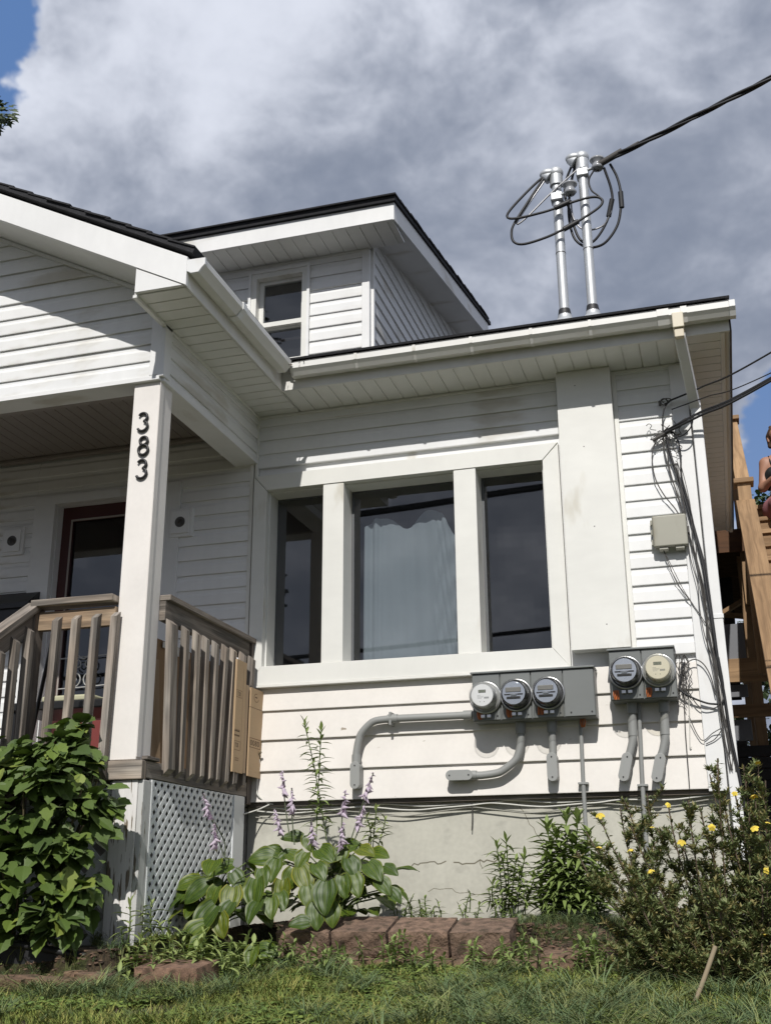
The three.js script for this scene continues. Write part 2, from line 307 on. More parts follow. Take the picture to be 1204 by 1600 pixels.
// boards above the window
for (let k = 0; k < 5; k++) { const y = 4.523 - k * 0.0967; if (y > 4.15) course(front, -2.735, -0.775, y, 0.0967, 0); }
course(front, -2.735, -0.775, 4.523, 0.07, 0);
// narrow strip between chase and corner
for (let k = 0; k <= 17; k++) { const y = 4.267 + 3 * E - k * E; if (y > 2.84) course(front, -0.41, -0.098, y, E, 0); }
// porch back wall
for (let k = 0; k < 23; k++) {
  const y = 2.225 + k * E; if (y > 4.42) break;
  course(front, -3.28, -2.778, y, E, 0); course(front, -6.55, -4.385, y, E, 0);
  if (y < 4.12) course(front, -3.4, -3.28, y, E, 0);
  else course(front, -4.385, -3.28, y, E, 0);
}
part(front, 'corner_strip', box(-2.79, -2.765, 2.2, 4.50, -0.01, 0.022, 1, 0.003), M.trim);
part(front, 'corner_strip', box(-2.7555, -2.735, 4.17, 4.60, -0.01, 0.024, 1, 0.003), M.trim);
part(front, 'frieze_channel', box(-2.735, -0.01, 4.58, 4.598, -0.01, 0.022, 0, 0.003), M.soffit);
part(front, 'corner_board', box(-0.098, -0.001, 2.10, 4.585, -0.02, 0.026, 1, 0.004), M.vinyl3);
part(front, 'corner_board', box(-0.012, 0.006, 2.10, 4.59, -0.14, -0.0205, 1, 0.003), M.vinyl3);
part(front, 'side_channel', box(-0.437, -0.41, 2.86, 4.585, -0.01, 0.022, 1, 0.003), M.trim);
// the flat chase that hides the service conduits
const chase = part(house, 'conduit_chase', (() => { const g = holed([[-0.762, 2.885], [-0.438, 2.885], [-0.438, 4.5975], [-0.762, 4.5975]], [], -0.01, 0.098); return g; })(), M.trim);
for (const [x, y] of [[-0.62, 4.1], [-0.59, 3.6], [-0.56, 3.02], [-0.65, 4.5]]) part(chase, 'screw', new THREE.SphereGeometry(0.0035, 8, 6), M.greyWire, [x, y, 0.098]);

// ------------------------------------------------------------------ front window
{
  const w = part(house, 'front_window', prism([[-2.66, 4.066], [-2.75, 4.17], [-0.782, 4.17], [-0.88, 4.066]], 'z', -0.01, 0.038, 0, 0.002), M.trim);
  w.userData.label = 'three pane front window with wide white frame';
  part(w, 'frame_board', prism([[-2.662, 4.064], [-2.752, 4.166], [-2.752, 2.80], [-2.662, 2.919]], 'z', -0.01, 0.036, 1, 0.002), M.trim);
  part(w, 'frame_board', prism([[-0.878, 4.064], [-0.780, 4.166], [-0.780, 2.80], [-0.878, 2.919]], 'z', -0.01, 0.036, 1, 0.002), M.trim);
  part(w, 'frame_board', prism([[-2.661, 2.9175], [-2.750, 2.802], [-0.782, 2.802], [-0.879, 2.9175]], 'z', -0.01, 0.040, 0, 0.002), M.trim);
  part(w, 'drip_cap', box(-2.75, -0.775, 2.786, 2.800, -0.01, 0.052, 0, 0.003), M.trim);
  part(w, 'mullion', box(-2.278, -2.14, 2.9185, 4.0655, -0.135, 0.034, 1, 0.003), M.trim);
  part(w, 'mullion', box(-1.43, -1.291, 2.9185, 4.0655, -0.135, 0.034, 1, 0.003), M.trim);
  const bays = [[-2.66, -2.278], [-2.14, -1.43], [-1.291, -0.88]];
  for (const [a, b] of bays) {
    part(w, 'head_return', box(a, b, 4.057, 4.0645, -0.135, -0.0105, 0), M.trim); part(w, 'sill_return', box(a, b, 2.9195, 2.927, -0.135, -0.0105, 0), M.trim);
    if (a < -2.5) part(w, 'jamb_return', box(a + 0.0005, a + 0.008, 2.927, 4.057, -0.135, -0.0105), M.trim);
    if (b > -0.9) part(w, 'jamb_return', box(b - 0.008, b - 0.0005, 2.927, 4.057, -0.135, -0.0105), M.trim);
    const f = part(w, 'sash_seal', holed(rect(a, b, 2.92, 4.065), [rect(a + 0.015, b - 0.015, 2.936, 4.048)], -0.146, -0.1355), M.frameGrey);
    const g = new THREE.PlaneGeometry(b - a - 0.02, 1.125, 1, 1); part(w, 'pane', g, M.glass, [(a + b) / 2, 3.4925, -0.139]);
  }
}
// the room behind it, closed so that light comes only through the panes
{
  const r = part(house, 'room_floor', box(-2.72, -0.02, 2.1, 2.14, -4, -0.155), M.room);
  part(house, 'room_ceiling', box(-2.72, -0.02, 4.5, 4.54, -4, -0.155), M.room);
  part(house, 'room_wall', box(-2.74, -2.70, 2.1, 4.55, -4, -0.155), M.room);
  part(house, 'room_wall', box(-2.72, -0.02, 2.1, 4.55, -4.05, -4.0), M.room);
}
{ // bed sheet hung as a curtain, with a scalloped top edge
  const nx = 44, ny = 30, pos = [], uv = [], idx = [];
  const top = (u) => 3.885 - 0.085 * Math.exp(-Math.pow((u - 0.47) / 0.13, 2)) + 0.03 * Math.exp(-Math.pow((u - 0.70) / 0.1, 2)) - 0.16 * smooth(0.84, 1, u) - 0.05 * smooth(0.14, 0, u);
  for (let j = 0; j <= ny; j++) for (let i = 0; i <= nx; i++) {
    const u = i / nx, v = j / ny, x = lerp(-2.085, -1.485, u), t = top(u), y = lerp(2.86, t, v);
    const fold = 0.006 * Math.sin(u * 9) + 0.004 * Math.sin(u * 41 + v * 2) + (u > 0.78 ? 0.014 * Math.sin(u * 70) * Math.sin(v * 26 + u * 20) : 0) + (u < 0.2 ? 0.012 * Math.sin(u * 60) : 0);
    pos.push(x + (v - 0.5) * 0.01, y, -0.215 + fold); uv.push(u, v);
  }
  for (let j = 0; j < ny; j++) for (let i = 0; i < nx; i++) { const a = j * (nx + 1) + i; idx.push(a, a + 1, a + nx + 1, a + 1, a + nx + 2, a + nx + 1); }
  const g = new THREE.BufferGeometry(); g.setAttribute('position', new THREE.Float32BufferAttribute(pos, 3)); g.setAttribute('uv', new THREE.Float32BufferAttribute(uv, 2)); g.setIndex(idx); g.computeVertexNormals();
  single('curtain', g, M.sheer, 'pale hanging sheet with scalloped top edge behind the middle window pane', 'curtain');
}

// ------------------------------------------------------------------ outer shell, eaves, main roof
const RS = 0.38, roofY = (z) => 4.745 + RS * (0.42 - z);
{ const sw = part(house, 'side_wall', box(-0.14, -0.013, 2.1, 4.6, -4.1, -0.151), M.vinyl); for (let k = 0; k < 24; k++) courseX(sw, -0.145, -4.1, 2.113 + k * E, E, -0.003); }
part(house, 'back_wall', box(-6.6, -0.013, 1.3, 4.6, -4.25, -4.101), M.vinyl);
part(house, 'side_wall', box(-6.6, -6.45, 2.1, 4.6, -4.1, -0.151), M.vinyl);
part(house, 'attic_floor', box(-6.55, -0.02, 4.6005, 4.64, -4.2, -0.02), M.room);
part(house, 'gable_end', prism([[0.34, 4.612], [0.34, roofY(0.34) - 0.05], [-3.6, roofY(-3.6) - 0.05], [-3.6, 4.612]], 'x', 0.235, 0.262), M.soffit);
{
  const s = part(house, 'main_soffit', box(-2.45, -0.002, 4.606, 4.618, 0.0, 0.345), M.soffit);
  let i = 0;
  for (let x = -2.44; x < -0.04; x += 0.1) { part(s, 'soffit_panel', soffitPiece(), M.soffit, [x, 4.6, 0.001]); i++; }
  const q = part(house, 'side_soffit', box(0.0, 0.236, 4.606, 4.618, -3.5, 0.345), M.soffit);
  for (let z = 0.34; z > -3.45; z -= 0.1) part(q, 'soffit_panel', soffitPieceX(), M.soffit, [0.008, 4.6, z - 0.094]);
  part(q, 'edge_channel', box(0.208, 0.2345, 4.594, 4.603, -3.5, 0.344, 2, 0.002), M.soffit);
  part(house, 'fascia', box(-2.455, 0.262, 4.596, 4.742, 0.346, 0.36, 0, 0.002), M.alum);
  part(house, 'side_fascia', box(0.2625, 0.272, 4.592, 4.70, -3.5, 0.36, 2, 0.002), M.brownEdge);
}
function soffitPiece() { return soffitPiece.g ??= (() => { const l = [box(0, 0.0935, 0, 0.0062, 0, 0.343, 2, 0.002)]; return merge(l); })(); }
function soffitPieceX() { return soffitPieceX.g ??= box(0, 0.2, 0, 0.0062, 0, 0.0935, 0, 0.002); }
function soffitPieceP() { return soffitPieceP.g ??= box(0, 0.29, 0, 0.0062, 0, 0.0935, 0, 0.002); }
// shingle courses: overlapping thin slabs, each a piece; eave at (z0,y0) rising backwards
function shingleRoof(name, x0, x1, z0, y0, slope, len, expo = 0.14) {
  const a = Math.atan(slope), roof = part(house, name, (() => { const g = new THREE.BoxGeometry(x1 - x0 - 0.02, 0.03, len); g.translate(0, -0.035, -len / 2); uvm(g); g.rotateX(a); g.translate((x0 + x1) / 2, y0, z0); return uvm(g, 0); })(), M.shingle);
  const n = Math.ceil(len / expo), geo = uvm(new THREE.BoxGeometry(x1 - x0, 0.012, expo + 0.03), 0);
  for (let k = 0; k < n; k++) {
    const d = k * expo + expo / 2, m = part(roof, 'shingle_course', geo, M.shingle, [(x0 + x1) / 2 + rr(-0.004, 0.004), y0 + Math.sin(a) * d - 0.006, z0 - Math.cos(a) * d]); m.rotation.x = a - 0.06;
  }
  return roof;
}
shingleRoof('main_roof', -6.9, 0.275, 0.445, 4.765, RS, 4.9);
part(house, 'main_roof', (() => { const g = new THREE.BoxGeometry(7.15, 0.04, 4.6); g.translate(0, -0.03, -2.3); g.rotateX(-Math.atan(0.7)); g.translate(-3.31, roofY(-4.1), -4.1); return uvm(g); })(), M.shingle);
part(house, 'drip_edge', box(-2.34, 0.27, 4.735, 4.748, 0.33, 0.44, 0), M.alum);
// gutters
const gutProfile = [[0.0, 0.118], [0.0, 0.02], [0.025, 0.0], [0.075, 0.0], [0.095, 0.03], [0.117, 0.058], [0.117, 0.112], [0.104, 0.114], [0.104, 0.108], [0.112, 0.107], [0.112, 0.06], [0.091, 0.034], [0.073, 0.005], [0.027, 0.005], [0.005, 0.022], [0.005, 0.118]].map(([a, b]) => [a * 0.86, b * 0.66]);
{
  const g = part(house, 'front_gutter', prism(gutProfile.map(([a, b]) => [0.361 + a, 4.655 + b]), 'x', -2.355, 0.285, 0), M.alum);
  const solid = (d) => gutProfile.slice(0, 8).map(([a, b]) => [0.361 + a + (a > 0.02 ? d : 0), 4.655 + b + (b < 0.01 ? -d : b > 0.065 ? d : 0)]);
  part(g, 'end_cap', prism(solid(0.004), 'x', 0.27, 0.30, 0, 0.002), M.vinyl);
  for (const x of [-1.926, -1.556, -1.206, -0.847, -0.504]) part(g, 'gutter_bracket', prism(bandOutline(solid(0.0045), solid(0.001)), 'x', x - 0.009, x + 0.009, 0), M.alum);
  for (const [a, b] of [[-0.125, -0.06], [0.005, 0.04]]) part(g, 'gutter_coupling', prism(bandOutline(solid(0.006), solid(0.001)), 'x', a, b, 0), M.alum);
}
function bandOutline(o, i) { return [...o, ...[...i].reverse()]; }
{ // dry leaves caught in the corner of the gutters
  const l = []; for (let i = 0; i < 26; i++) { const g = new THREE.PlaneGeometry(rr(0.02, 0.05), rr(0.004, 0.018)); g.rotateX(rr(0, 6)); g.rotateY(rr(0, 6)); g.rotateZ(rr(0, 6)); g.translate(-2.34 + rr(-0.05, 0.09), 4.725 + rr(-0.03, 0.03), 0.45 + rr(-0.06, 0.04)); l.push(g); }
  tag(single('leaf_litter', mergeGeometries(l), std([0.06, 0.04, 0.025], { side: THREE.DoubleSide, roughness: 1 }), 'dry brown leaf litter caught where the two gutters meet', 'leaf litter'), null, null, null, 'stuff');
}
{ // downspout at the corner
  const d = part(house, 'downspout', box(0.007, 0.066, 1.75, 4.33, -0.03, 0.052, 1, 0.006), M.vinyl3);
  part(d, 'outlet', box(-0.045, 0.018, 4.60, 4.695, 0.40, 0.484, 1, 0.006), std([0.66, 0.60, 0.47], { roughness: 0.5 }));
  part(d, 'outlet_sleeve', box(-0.040, 0.014, 4.545, 4.60, 0.405, 0.472, 1, 0.006), std([0.60, 0.53, 0.40], { roughness: 0.5 }));
  part(d, 'offset_pipe', beam([-0.012, 4.575, 0.425], [0.035, 4.30, 0.02], 0.058, 0.07, [0, 1, 0], 0.006), M.vinyl2);
  part(d, 'pipe_strap', box(0.003, 0.070, 3.02, 3.045, -0.034, 0.056, 1, 0.002), M.vinyl);
}

// ------------------------------------------------------------------ dormer
{
  const wz = -0.306, RX = -2.07, dh = rect(-2.945, -2.55, 5.15, 5.865);
  const wall = part(house, 'dormer_wall', holed([[-4.7, 4.9], [RX - 0.012, 4.9], [RX - 0.012, 5.95], [-4.7, 5.95]], [dh], wz - 0.12, wz - 0.012), M.vinyl);
  for (let k = 0; k < 10; k++) {
    const y = 5.005 + k * E - 0.03; if (y > 5.9) break;
    course(wall, -2.522, -2.125, y, E, wz);
    course(wall, -4.6, -2.975, y, E, wz);
    if (y > 5.85) course(wall, -2.975, -2.522, y, E, wz);
  }
  part(wall, 'corner_board', box(-2.125, RX + 0.002, 4.95, 5.945, wz - 0.02, wz + 0.022, 1, 0.003), M.vinyl3);
  const side = part(house, 'dormer_side_wall', (() => { const a = 0.233; return prism([[wz - 0.02, 5.0], [wz - 0.02, 6.035], [-3.4, 5.96 + 0.233 * 3.4], [-3.4, 6.1]], 'x', RX - 0.11, RX - 0.012); })(), M.vinyl);
  part(side, 'corner_board', box(RX - 0.01, RX + 0.022, 4.95, 6.03, wz - 0.05, wz - 0.0205, 1, 0.003), M.vinyl3);
  for (let k = 0; k < 17; k++) {
    const y = 5.0 + k * E - 0.03, zEnd = Math.max(-3.3, 0.42 - (y + 0.1 - 4.745) / RS - 0.25), zStart = Math.min(wz - 0.05, (5.957 - y) / 0.233);
    if (zStart - zEnd > 0.1) courseX(side, zStart, zEnd, y, E, RX);
  }
  // window of the dormer
  const win = part(house, 'dormer_window', holed(rect(-2.975, -2.522, 5.12, 5.892), [rect(-2.925, -2.572, 5.17, 5.842)], wz - 0.03, wz + 0.026), M.trim);
  part(win, 'frame_edge', holed(rect(-2.985, -2.512, 5.11, 5.902), [rect(-2.965, -2.532, 5.13, 5.882)], wz + 0.0265, wz + 0.036), M.vinyl3);
  part(win, 'upper_sash', holed(rect(-2.9245, -2.5725, 5.47, 5.8415), [rect(-2.89, -2.597, 5.505, 5.815)], wz - 0.06, wz - 0.031), M.trim);
  part(win, 'lower_sash', holed(rect(-2.9245, -2.5725, 5.17, 5.49), [rect(-2.89, -2.602, 5.20, 5.46)], wz - 0.1, wz - 0.0605), M.trim);
  part(win, 'pane', new THREE.PlaneGeometry(0.30, 0.32), M.glass, [-2.7435, 5.66, wz - 0.046]);
  part(win, 'pane', new THREE.PlaneGeometry(0.30, 0.27), M.glass, [-2.746, 5.33, wz - 0.08]);
  part(win, 'blind_rail', box(-2.9, -2.6, 5.405, 5.42, wz - 0.16, wz - 0.14, 0), std([0.22, 0.17, 0.14]));
  part(house, 'dormer_ceiling', box(-4.7, RX - 0.12, 5.951, 5.97, -1.6, wz - 0.02), M.room);
  part(house, 'dormer_back_wall', box(-4.7, RX - 0.12, 5.2, 5.96, -1.7, -1.6), M.room);
  part(house, 'dormer_inner_wall', box(-4.75, -4.7, 4.9, 5.97, -1.7, wz - 0.12), M.room);
  // soffits, fascias, roof
  const sf = part(house, 'dormer_soffit', box(-4.7, -1.815, 5.956, 5.968, wz + 0.001, -0.002), M.soffit);
  const sg = box(0, 0.0935, 0, 0.0062, 0, 0.30, 2, 0.002);
  for (let x = -4.65; x < -1.9; x += 0.1) part(sf, 'soffit_panel', sg, M.soffit, [x, 5.9495, wz + 0.003]);
  part(sf, 'frieze_channel', box(-4.6, RX, 5.934, 5.949, wz - 0.01, wz + 0.02, 0, 0.002), M.soffit);
  part(house, 'dormer_fascia', box(-4.7, -1.807, 5.949, 6.08, -0.002, 0.012, 0, 0.002), M.vinyl3);
  const sl = 0.233, rake = (y, dz = 0) => [[0.011 + dz, y], [-3.3, y + sl * 3.3], [-3.3, y + sl * 3.3 + 0.135], [0.011 + dz, y + 0.135]];
  part(house, 'dormer_rake', prism(rake(5.947), 'x', -1.812, -1.80, 2), M.vinyl3);
  part(house, 'dormer_side_soffit', prism([[-0.01, 5.957], [-3.3, 5.957 + sl * 3.29], [-3.3, 5.967 + sl * 3.29], [-0.01, 5.967]], 'x', RX + 0.003, -1.813, 0), M.soffit);
  const rg = (() => { const g = new THREE.BoxGeometry(2.94, 0.034, 3.5); return g; })();
  const droof = part(house, 'dormer_roof', (() => { const g = rg.clone(); g.translate(0, 0.017, -1.75); g.rotateX(Math.atan(sl)); g.translate(-3.255, 6.081, 0.035); return uvm(g, 0); })(), M.shingle);
  const cg = uvm(new THREE.BoxGeometry(2.96, 0.010, 0.17), 0), a = Math.atan(sl);
  for (let k = 0; k < 24; k++) { const d = k * 0.14 + 0.07; const m = part(droof, 'shingle_course', cg, M.shingle, [-3.253 + rr(-0.004, 0.004), 6.119 + Math.sin(a) * d, 0.045 - Math.cos(a) * d]); m.rotation.x = a - 0.05; }
}

// ------------------------------------------------------------------ porch roof and gable
const RK = 0.5227, RIDGE = -4.6, rk = (x) => 4.605 + RK * (x > RIDGE ? -2.454 - x : x + 6.746);
{
  const gz = 1.34;
  const gable = part(house, 'porch_gable', prism([[-2.83, 4.28], [-2.83, 4.80], [RIDGE, rk(RIDGE) + 0.03], [-6.37, 4.80], [-6.37, 4.28]], 'z', gz - 0.13, gz - 0.012, 0), M.vinyl);
  for (let k = 0; k < 14; k++) {
    const y = 4.292 + k * E, xr = Math.min(-2.82, -2.454 - (y - 4.605) / RK + 0.0); if (xr < RIDGE + 0.1) break;
    course(gable, -9.2 - xr, xr, y, E, gz);
  }
  part(gable, 'starter_strip', box(-6.45, -2.7565, 4.266, 4.293, gz - 0.13, gz + 0.024, 0, 0.002), M.vinyl3);
  part(gable, 'corner_board', box(-2.82, -2.752, 4.294, 4.70, gz - 0.011, gz + 0.024, 1, 0.003), M.vinyl3);
  for (const s of [-1, 1]) {
    const X = (x) => (s > 0 ? x : -9.2 - x);
    part(gable, 'rake_channel', prism([[X(-2.70), rk(-2.70) - 0.012], [X(RIDGE), rk(RIDGE) - 0.012], [X(RIDGE), rk(RIDGE) + 0.012], [X(-2.70), rk(-2.70) + 0.012]], 'z', gz + 0.003, gz + 0.028, 0), M.soffit);
    part(house, 'rake_soffit', prism([[X(-2.47), rk(-2.47) + 0.016], [X(RIDGE), rk(RIDGE) + 0.016], [X(RIDGE), rk(RIDGE) + 0.026], [X(-2.47), rk(-2.47) + 0.026]], 'z', gz + 0.0, 1.69, 0), M.soffit);
    part(house, 'rake_fascia', prism([[X(-2.441), rk(-2.441)], [X(RIDGE), rk(RIDGE)], [X(RIDGE), rk(RIDGE) + 0.168], [X(-2.441), rk(-2.441) + 0.168]], 'z', 1.691, 1.714, 0, 0.002), M.vinyl3);
  }
  part(house, 'eave_return', prism([[-2.742, 4.606], [-2.462, 4.606], [-2.742, rk(-2.742) - 0.004]], 'z', 1.345, 1.708, 0, 0.002), M.vinyl3);
  // side of the porch: beam cladding facing the window wall
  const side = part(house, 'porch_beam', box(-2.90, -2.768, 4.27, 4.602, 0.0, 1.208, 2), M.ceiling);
  for (const [y, h] of [[4.283, 0.056], [4.339, 0.1], [4.439, 0.1], [4.539, 0.064]]) courseX(side, 1.31, 0.003, y, h, -2.756);
  part(side, 'starter_strip', box(-2.90, -2.738, 4.264, 4.283, 0.0, 1.339, 2, 0.002), M.vinyl2);
  part(side, 'corner_board', box(-2.768, -2.732, 4.284, 4.60, 1.285, 1.3635, 1, 0.003), M.vinyl3);
  part(side, 'soffit_channel', box(-2.756, -2.732, 4.580, 4.599, 0.02, 1.70, 2, 0.002), M.soffit);
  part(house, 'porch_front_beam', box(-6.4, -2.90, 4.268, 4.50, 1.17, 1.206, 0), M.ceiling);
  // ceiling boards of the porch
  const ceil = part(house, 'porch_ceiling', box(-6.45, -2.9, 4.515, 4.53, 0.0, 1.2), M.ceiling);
  const cb = box(0, 0.076, 0, 0.008, 0, 1.17, 2, 0.002);
  for (let x = -6.4; x < -2.95; x += 0.08) part(ceil, 'ceiling_board', cb, M.ceiling, [x, 4.506, 0.0]);
  part(ceil, 'cove_strip', box(-6.4, -2.9, 4.475, 4.505, 0.002, 0.05, 0, 0.01), M.ceiling);
  // right eave
  const ps = part(house, 'porch_soffit', box(-2.752, -2.456, 4.607, 4.618, 0.002, 1.689), M.soffit);
  for (let z = 1.685; z > 0.08; z -= 0.1) part(ps, 'soffit_panel', soffitPieceP(), M.soffit, [-2.75, 4.6, z - 0.0935]);
  part(house, 'porch_fascia', box(-2.4555, -2.443, 4.597, 4.772, 0.347, 1.69, 2, 0.002), M.alum);
  const pg = part(house, 'porch_gutter', (() => { const g = prism(gutProfile, 'x', 0, 1.235, 0); g.rotateY(Math.PI / 2); g.translate(-2.442, 4.668, 1.70); return g; })(), M.alum);
  const solid = gutProfile.slice(0, 8).map(([a, b]) => [a + (a > 0.02 ? 0.003 : 0), b + (b < 0.01 ? -0.003 : b > 0.065 ? 0.003 : 0)]);
  part(pg, 'end_cap', (() => { const g = prism(solid, 'x', 0, 0.014, 0, 0.002); g.rotateY(Math.PI / 2); g.translate(-2.442, 4.668, 1.712); return g; })(), M.vinyl);
  part(pg, 'gutter_coupling', (() => { const o = gutProfile.slice(0, 8), b = o.map(([a, c]) => [a + (a > 0.02 ? 0.006 : 0), c + (c < 0.01 ? -0.006 : c > 0.065 ? 0.006 : 0)]), i = o.map(([a, c]) => [a + (a > 0.02 ? 0.001 : 0), c + (c < 0.01 ? -0.001 : c > 0.065 ? 0.001 : 0)]); const g = prism(bandOutline(b, i), 'x', 0, 0.05, 0); g.rotateY(Math.PI / 2); g.translate(-2.442, 4.668, 1.22); return g; })(), M.vinyl2);
  // gable roof: two slopes of overlapping courses
  const a = Math.atan(RK), L = (RIDGE + 2.41) / -Math.cos(a);
  for (const s of [1, -1]) {
    const eave = s > 0 ? -2.41 : -6.79, ey = 4.775;
    const base = (() => { const g = new THREE.BoxGeometry(L, 0.03, 4.9); g.translate(-L / 2, 0.018, 0); uvm(g); g.rotateZ(-a); if (s < 0) g.rotateY(Math.PI); g.translate(eave, ey, 1.725 - 2.45); return uvm(g, 2); })();
    const roof = part(house, 'porch_roof', base, M.shingle);
    const n = 17, ex = L / n, geo = uvm(new THREE.BoxGeometry(ex + 0.03, 0.009, 4.92), 2);
    for (let k = 0; k < n; k++) {
      const d = k * ex + ex / 2, m = part(roof, 'shingle_course', geo, M.shingle, [eave - s * Math.cos(a) * d, ey + Math.sin(a) * d + 0.038, 1.725 - 2.45 + rr(-0.006, 0.008)]);
      m.rotation.z = -s * (a - 0.05); 
    }
  }
}
// ------------------------------------------------------------------ porch: post, deck, railings, lattice, door
{
  const post = part(house, 'porch_post', box(-2.9185, -2.761, 2.226, 4.2655, 1.188, 1.338, 1, 0.006), M.post);
  part(post, 'edge_trim', box(-2.7605, -2.757, 2.24, 4.264, 1.296, 1.338, 1, 0.001), M.post);
  part(house, 'porch_post', box(-6.45, -6.29, 2.226, 4.2655, 1.188, 1.338, 1, 0.006), M.post);
  part(house, 'deck_floor', box(-6.45, -2.77, 2.185, 2.224, 0.0, 1.305), std([0.11, 0.10, 0.095], { roughness: 0.9 }));
  part(house, 'rim_board', box(-6.45, -2.716, 2.132, 2.223, 1.306, 1.352, 0, 0.004), M.wood3);
  part(house, 'rim_board', box(-2.765, -2.717, 2.142, 2.225, 0.004, 1.3055, 2, 0.004), M.wood);
  part(house, 'rim_board', box(-2.735, -2.70, 2.226, 2.245, 1.20, 1.33, 2, 0.004), M.darkWood);
  // pedestal under the post
  const ped = part(house, 'post_pedestal', box(-2.882, -2.742, 1.36, 2.130, 1.20, 1.334, 1, 0.004), M.peel);
  part(ped, 'side_trim', box(-2.7415, -2.712, 1.36, 2.130, 1.25, 1.330, 1, 0.004), std([0.62, 0.62, 0.60], { map: peelTex, roughness: 0.85, bumpMap: woodBump, bumpScale: 0.002 }));
  const skirtWall = part(house, 'skirt_post', box(-2.742, -2.712, 1.30, 2.140, 0.105, 0.255, 1, 0.004), M.lattice);
  // lattice skirt on the side: two layers of diagonal strips, clipped to the opening
  const lat = part(house, 'lattice_skirt', box(-2.732, -2.722, 1.33, 1.345, 0.26, 1.25, 2), M.lattice);
  const clip = (c, dir, w, Y0, Y1, Z0, Z1) => {   // strip |(z*dir + y) - c| < w/2*sqrt2 clipped to the rectangle: polygon in (z,y)
    let poly = [[Z0, Y0], [Z1, Y0], [Z1, Y1], [Z0, Y1]]; const hw = w * Math.SQRT1_2;
    for (const sgn of [1, -1]) {
      const f = (p) => sgn * (p[0] * dir + p[1] - c) - hw; const out = [];
      for (let i = 0; i < poly.length; i++) { const a = poly[i], b = poly[(i + 1) % poly.length], fa = f(a), fb = f(b); if (fa <= 0) out.push(a); if ((fa < 0) !== (fb < 0)) { const t = fa / (fa - fb); out.push([a[0] + (b[0] - a[0]) * t, a[1] + (b[1] - a[1]) * t]); } }
      poly = out; if (poly.length < 3) return null;
    }
    return poly;
  };
  const strips = (parent, x, Y0, Y1, Z0, Z1, pitch, w, mat, th = 0.005) => {
    for (const dir of [1, -1]) {
      const lo = Math.min(Z0 * dir, Z1 * dir) + Y0, hi = Math.max(Z0 * dir, Z1 * dir) + Y1;
      for (let c = lo; c < hi; c += pitch) { const p = clip(c, dir, w, Y0, Y1, Z0, Z1); if (p) part(parent, 'lattice_strip', prism(p, 'x', dir > 0 ? x : x - th - 0.0005, dir > 0 ? x + th : x - 0.0005), mat); }
    }
  };
  strips(lat, -2.722, 1.34, 2.138, 0.252, 1.252, 0.0675, 0.0245, M.lattice, 0.003);
  part(lat, 'lattice_rail', box(-2.716, -2.709, 1.34, 2.136, 1.238, 1.2505, 1), M.lattice);
  // front skirt: wider lattice mostly behind the shrub
  const fs = part(house, 'front_skirt', box(-6.4, -2.885, 1.30, 1.36, 1.29, 1.315, 0), M.peel);
  { // build in z,y and turn to face the front
    for (const dir of [1, -1]) for (let c = -0.2; c < 2.6; c += 0.16) {
      const p = clip(dir > 0 ? c : c - 1.7, dir, 0.045, 0, 0.78, 0, 1.7); if (!p) continue;
      const pts = p.map(([z, y]) => [-2.885 - z, 1.35 + y]);
      part(fs, 'lattice_strip', prism(dir > 0 ? pts : pts, 'z', 1.30 + (dir > 0 ? 0.006 : 0), 1.305 + (dir > 0 ? 0.006 : 0)), M.lattice);
    }
  }
  // dark void behind the skirts is the enclosed space under the deck
  // ---- side railing
  const woods = [M.wood, M.wood2, M.wood3, M.wood];
  const rail = part(house, 'side_railing', box(-2.80, -2.70, 3.062, 3.094, 0.0, 1.187, 2, 0.005), M.wood2);
  part(rail, 'top_rail', box(-2.765, -2.727, 2.955, 3.061, 0.01, 1.187, 2, 0.004), M.wood2);
  part(rail, 'end_post', box(-2.755, -2.712, 2.10, 3.061, 0.008, 0.075, 1, 0.005), M.darkWood);
  const tops = [[1.203, 2.964, 1.108], [1.049, 2.966, 0.993], [0.916, 2.971, 0.864], [0.795, 2.968, 0.747], [0.669, 2.965, 0.637], [0.54, 2.97, 0.55], [0.427, 2.976, 0.432], [0.287, 2.977, 0.32], [0.154, 2.976, 0.204]];
  tops.forEach(([zt, yt, zb], i) => {
    const w = i ? 0.019 : 0.036;                     // half width along z
    const g = new THREE.BoxGeometry(0.036, 1, w * 2, 1, 2, 1); const p = g.attributes.position;
    for (let k = 0; k < p.count; k++) { // angled cuts top and bottom
      const y = p.getY(k), z = p.getZ(k), x = p.getX(k); const t = y + 0.5;
      const slant = (x > 0 ? -0.035 : 0.0);
      p.setY(k, t > 0.9 ? yt + (x > 0 ? -0.03 : 0) : t < 0.1 ? 2.165 + (x > 0 ? 0.034 : 0) : lerp(2.18, yt, t));
      p.setZ(k, lerp(zb, zt - 0.045, t) + z); p.setX(k, -2.6975 + x + (i % 3 - 1) * 0.0015);
    }
    g.computeVertexNormals(); part(rail, 'baluster', uvm(g, 1, rnd() * 5, rnd() * 5), woods[i % 4]);
  });
  // ---- front railing and newel
  const fr = part(house, 'front_railing', box(-3.40, -2.92, 3.028, 3.064, 1.29, 1.40, 0, 0.005), M.wood3);
  part(fr, 'top_rail', box(-3.37, -2.92, 2.906, 3.005, 1.325, 1.358, 0, 0.004), std([0.95, 0.82, 0.68], { map: greyWoodTex, roughness: 0.85 }));
  part(fr, 'newel', box(-3.435, -3.372, 1.95, 3.028, 1.30, 1.385, 1, 0.005), M.darkWood);
  part(fr, 'bottom_rail', box(-3.37, -2.92, 2.235, 2.262, 1.31, 1.35, 0, 0.004), M.wood2);
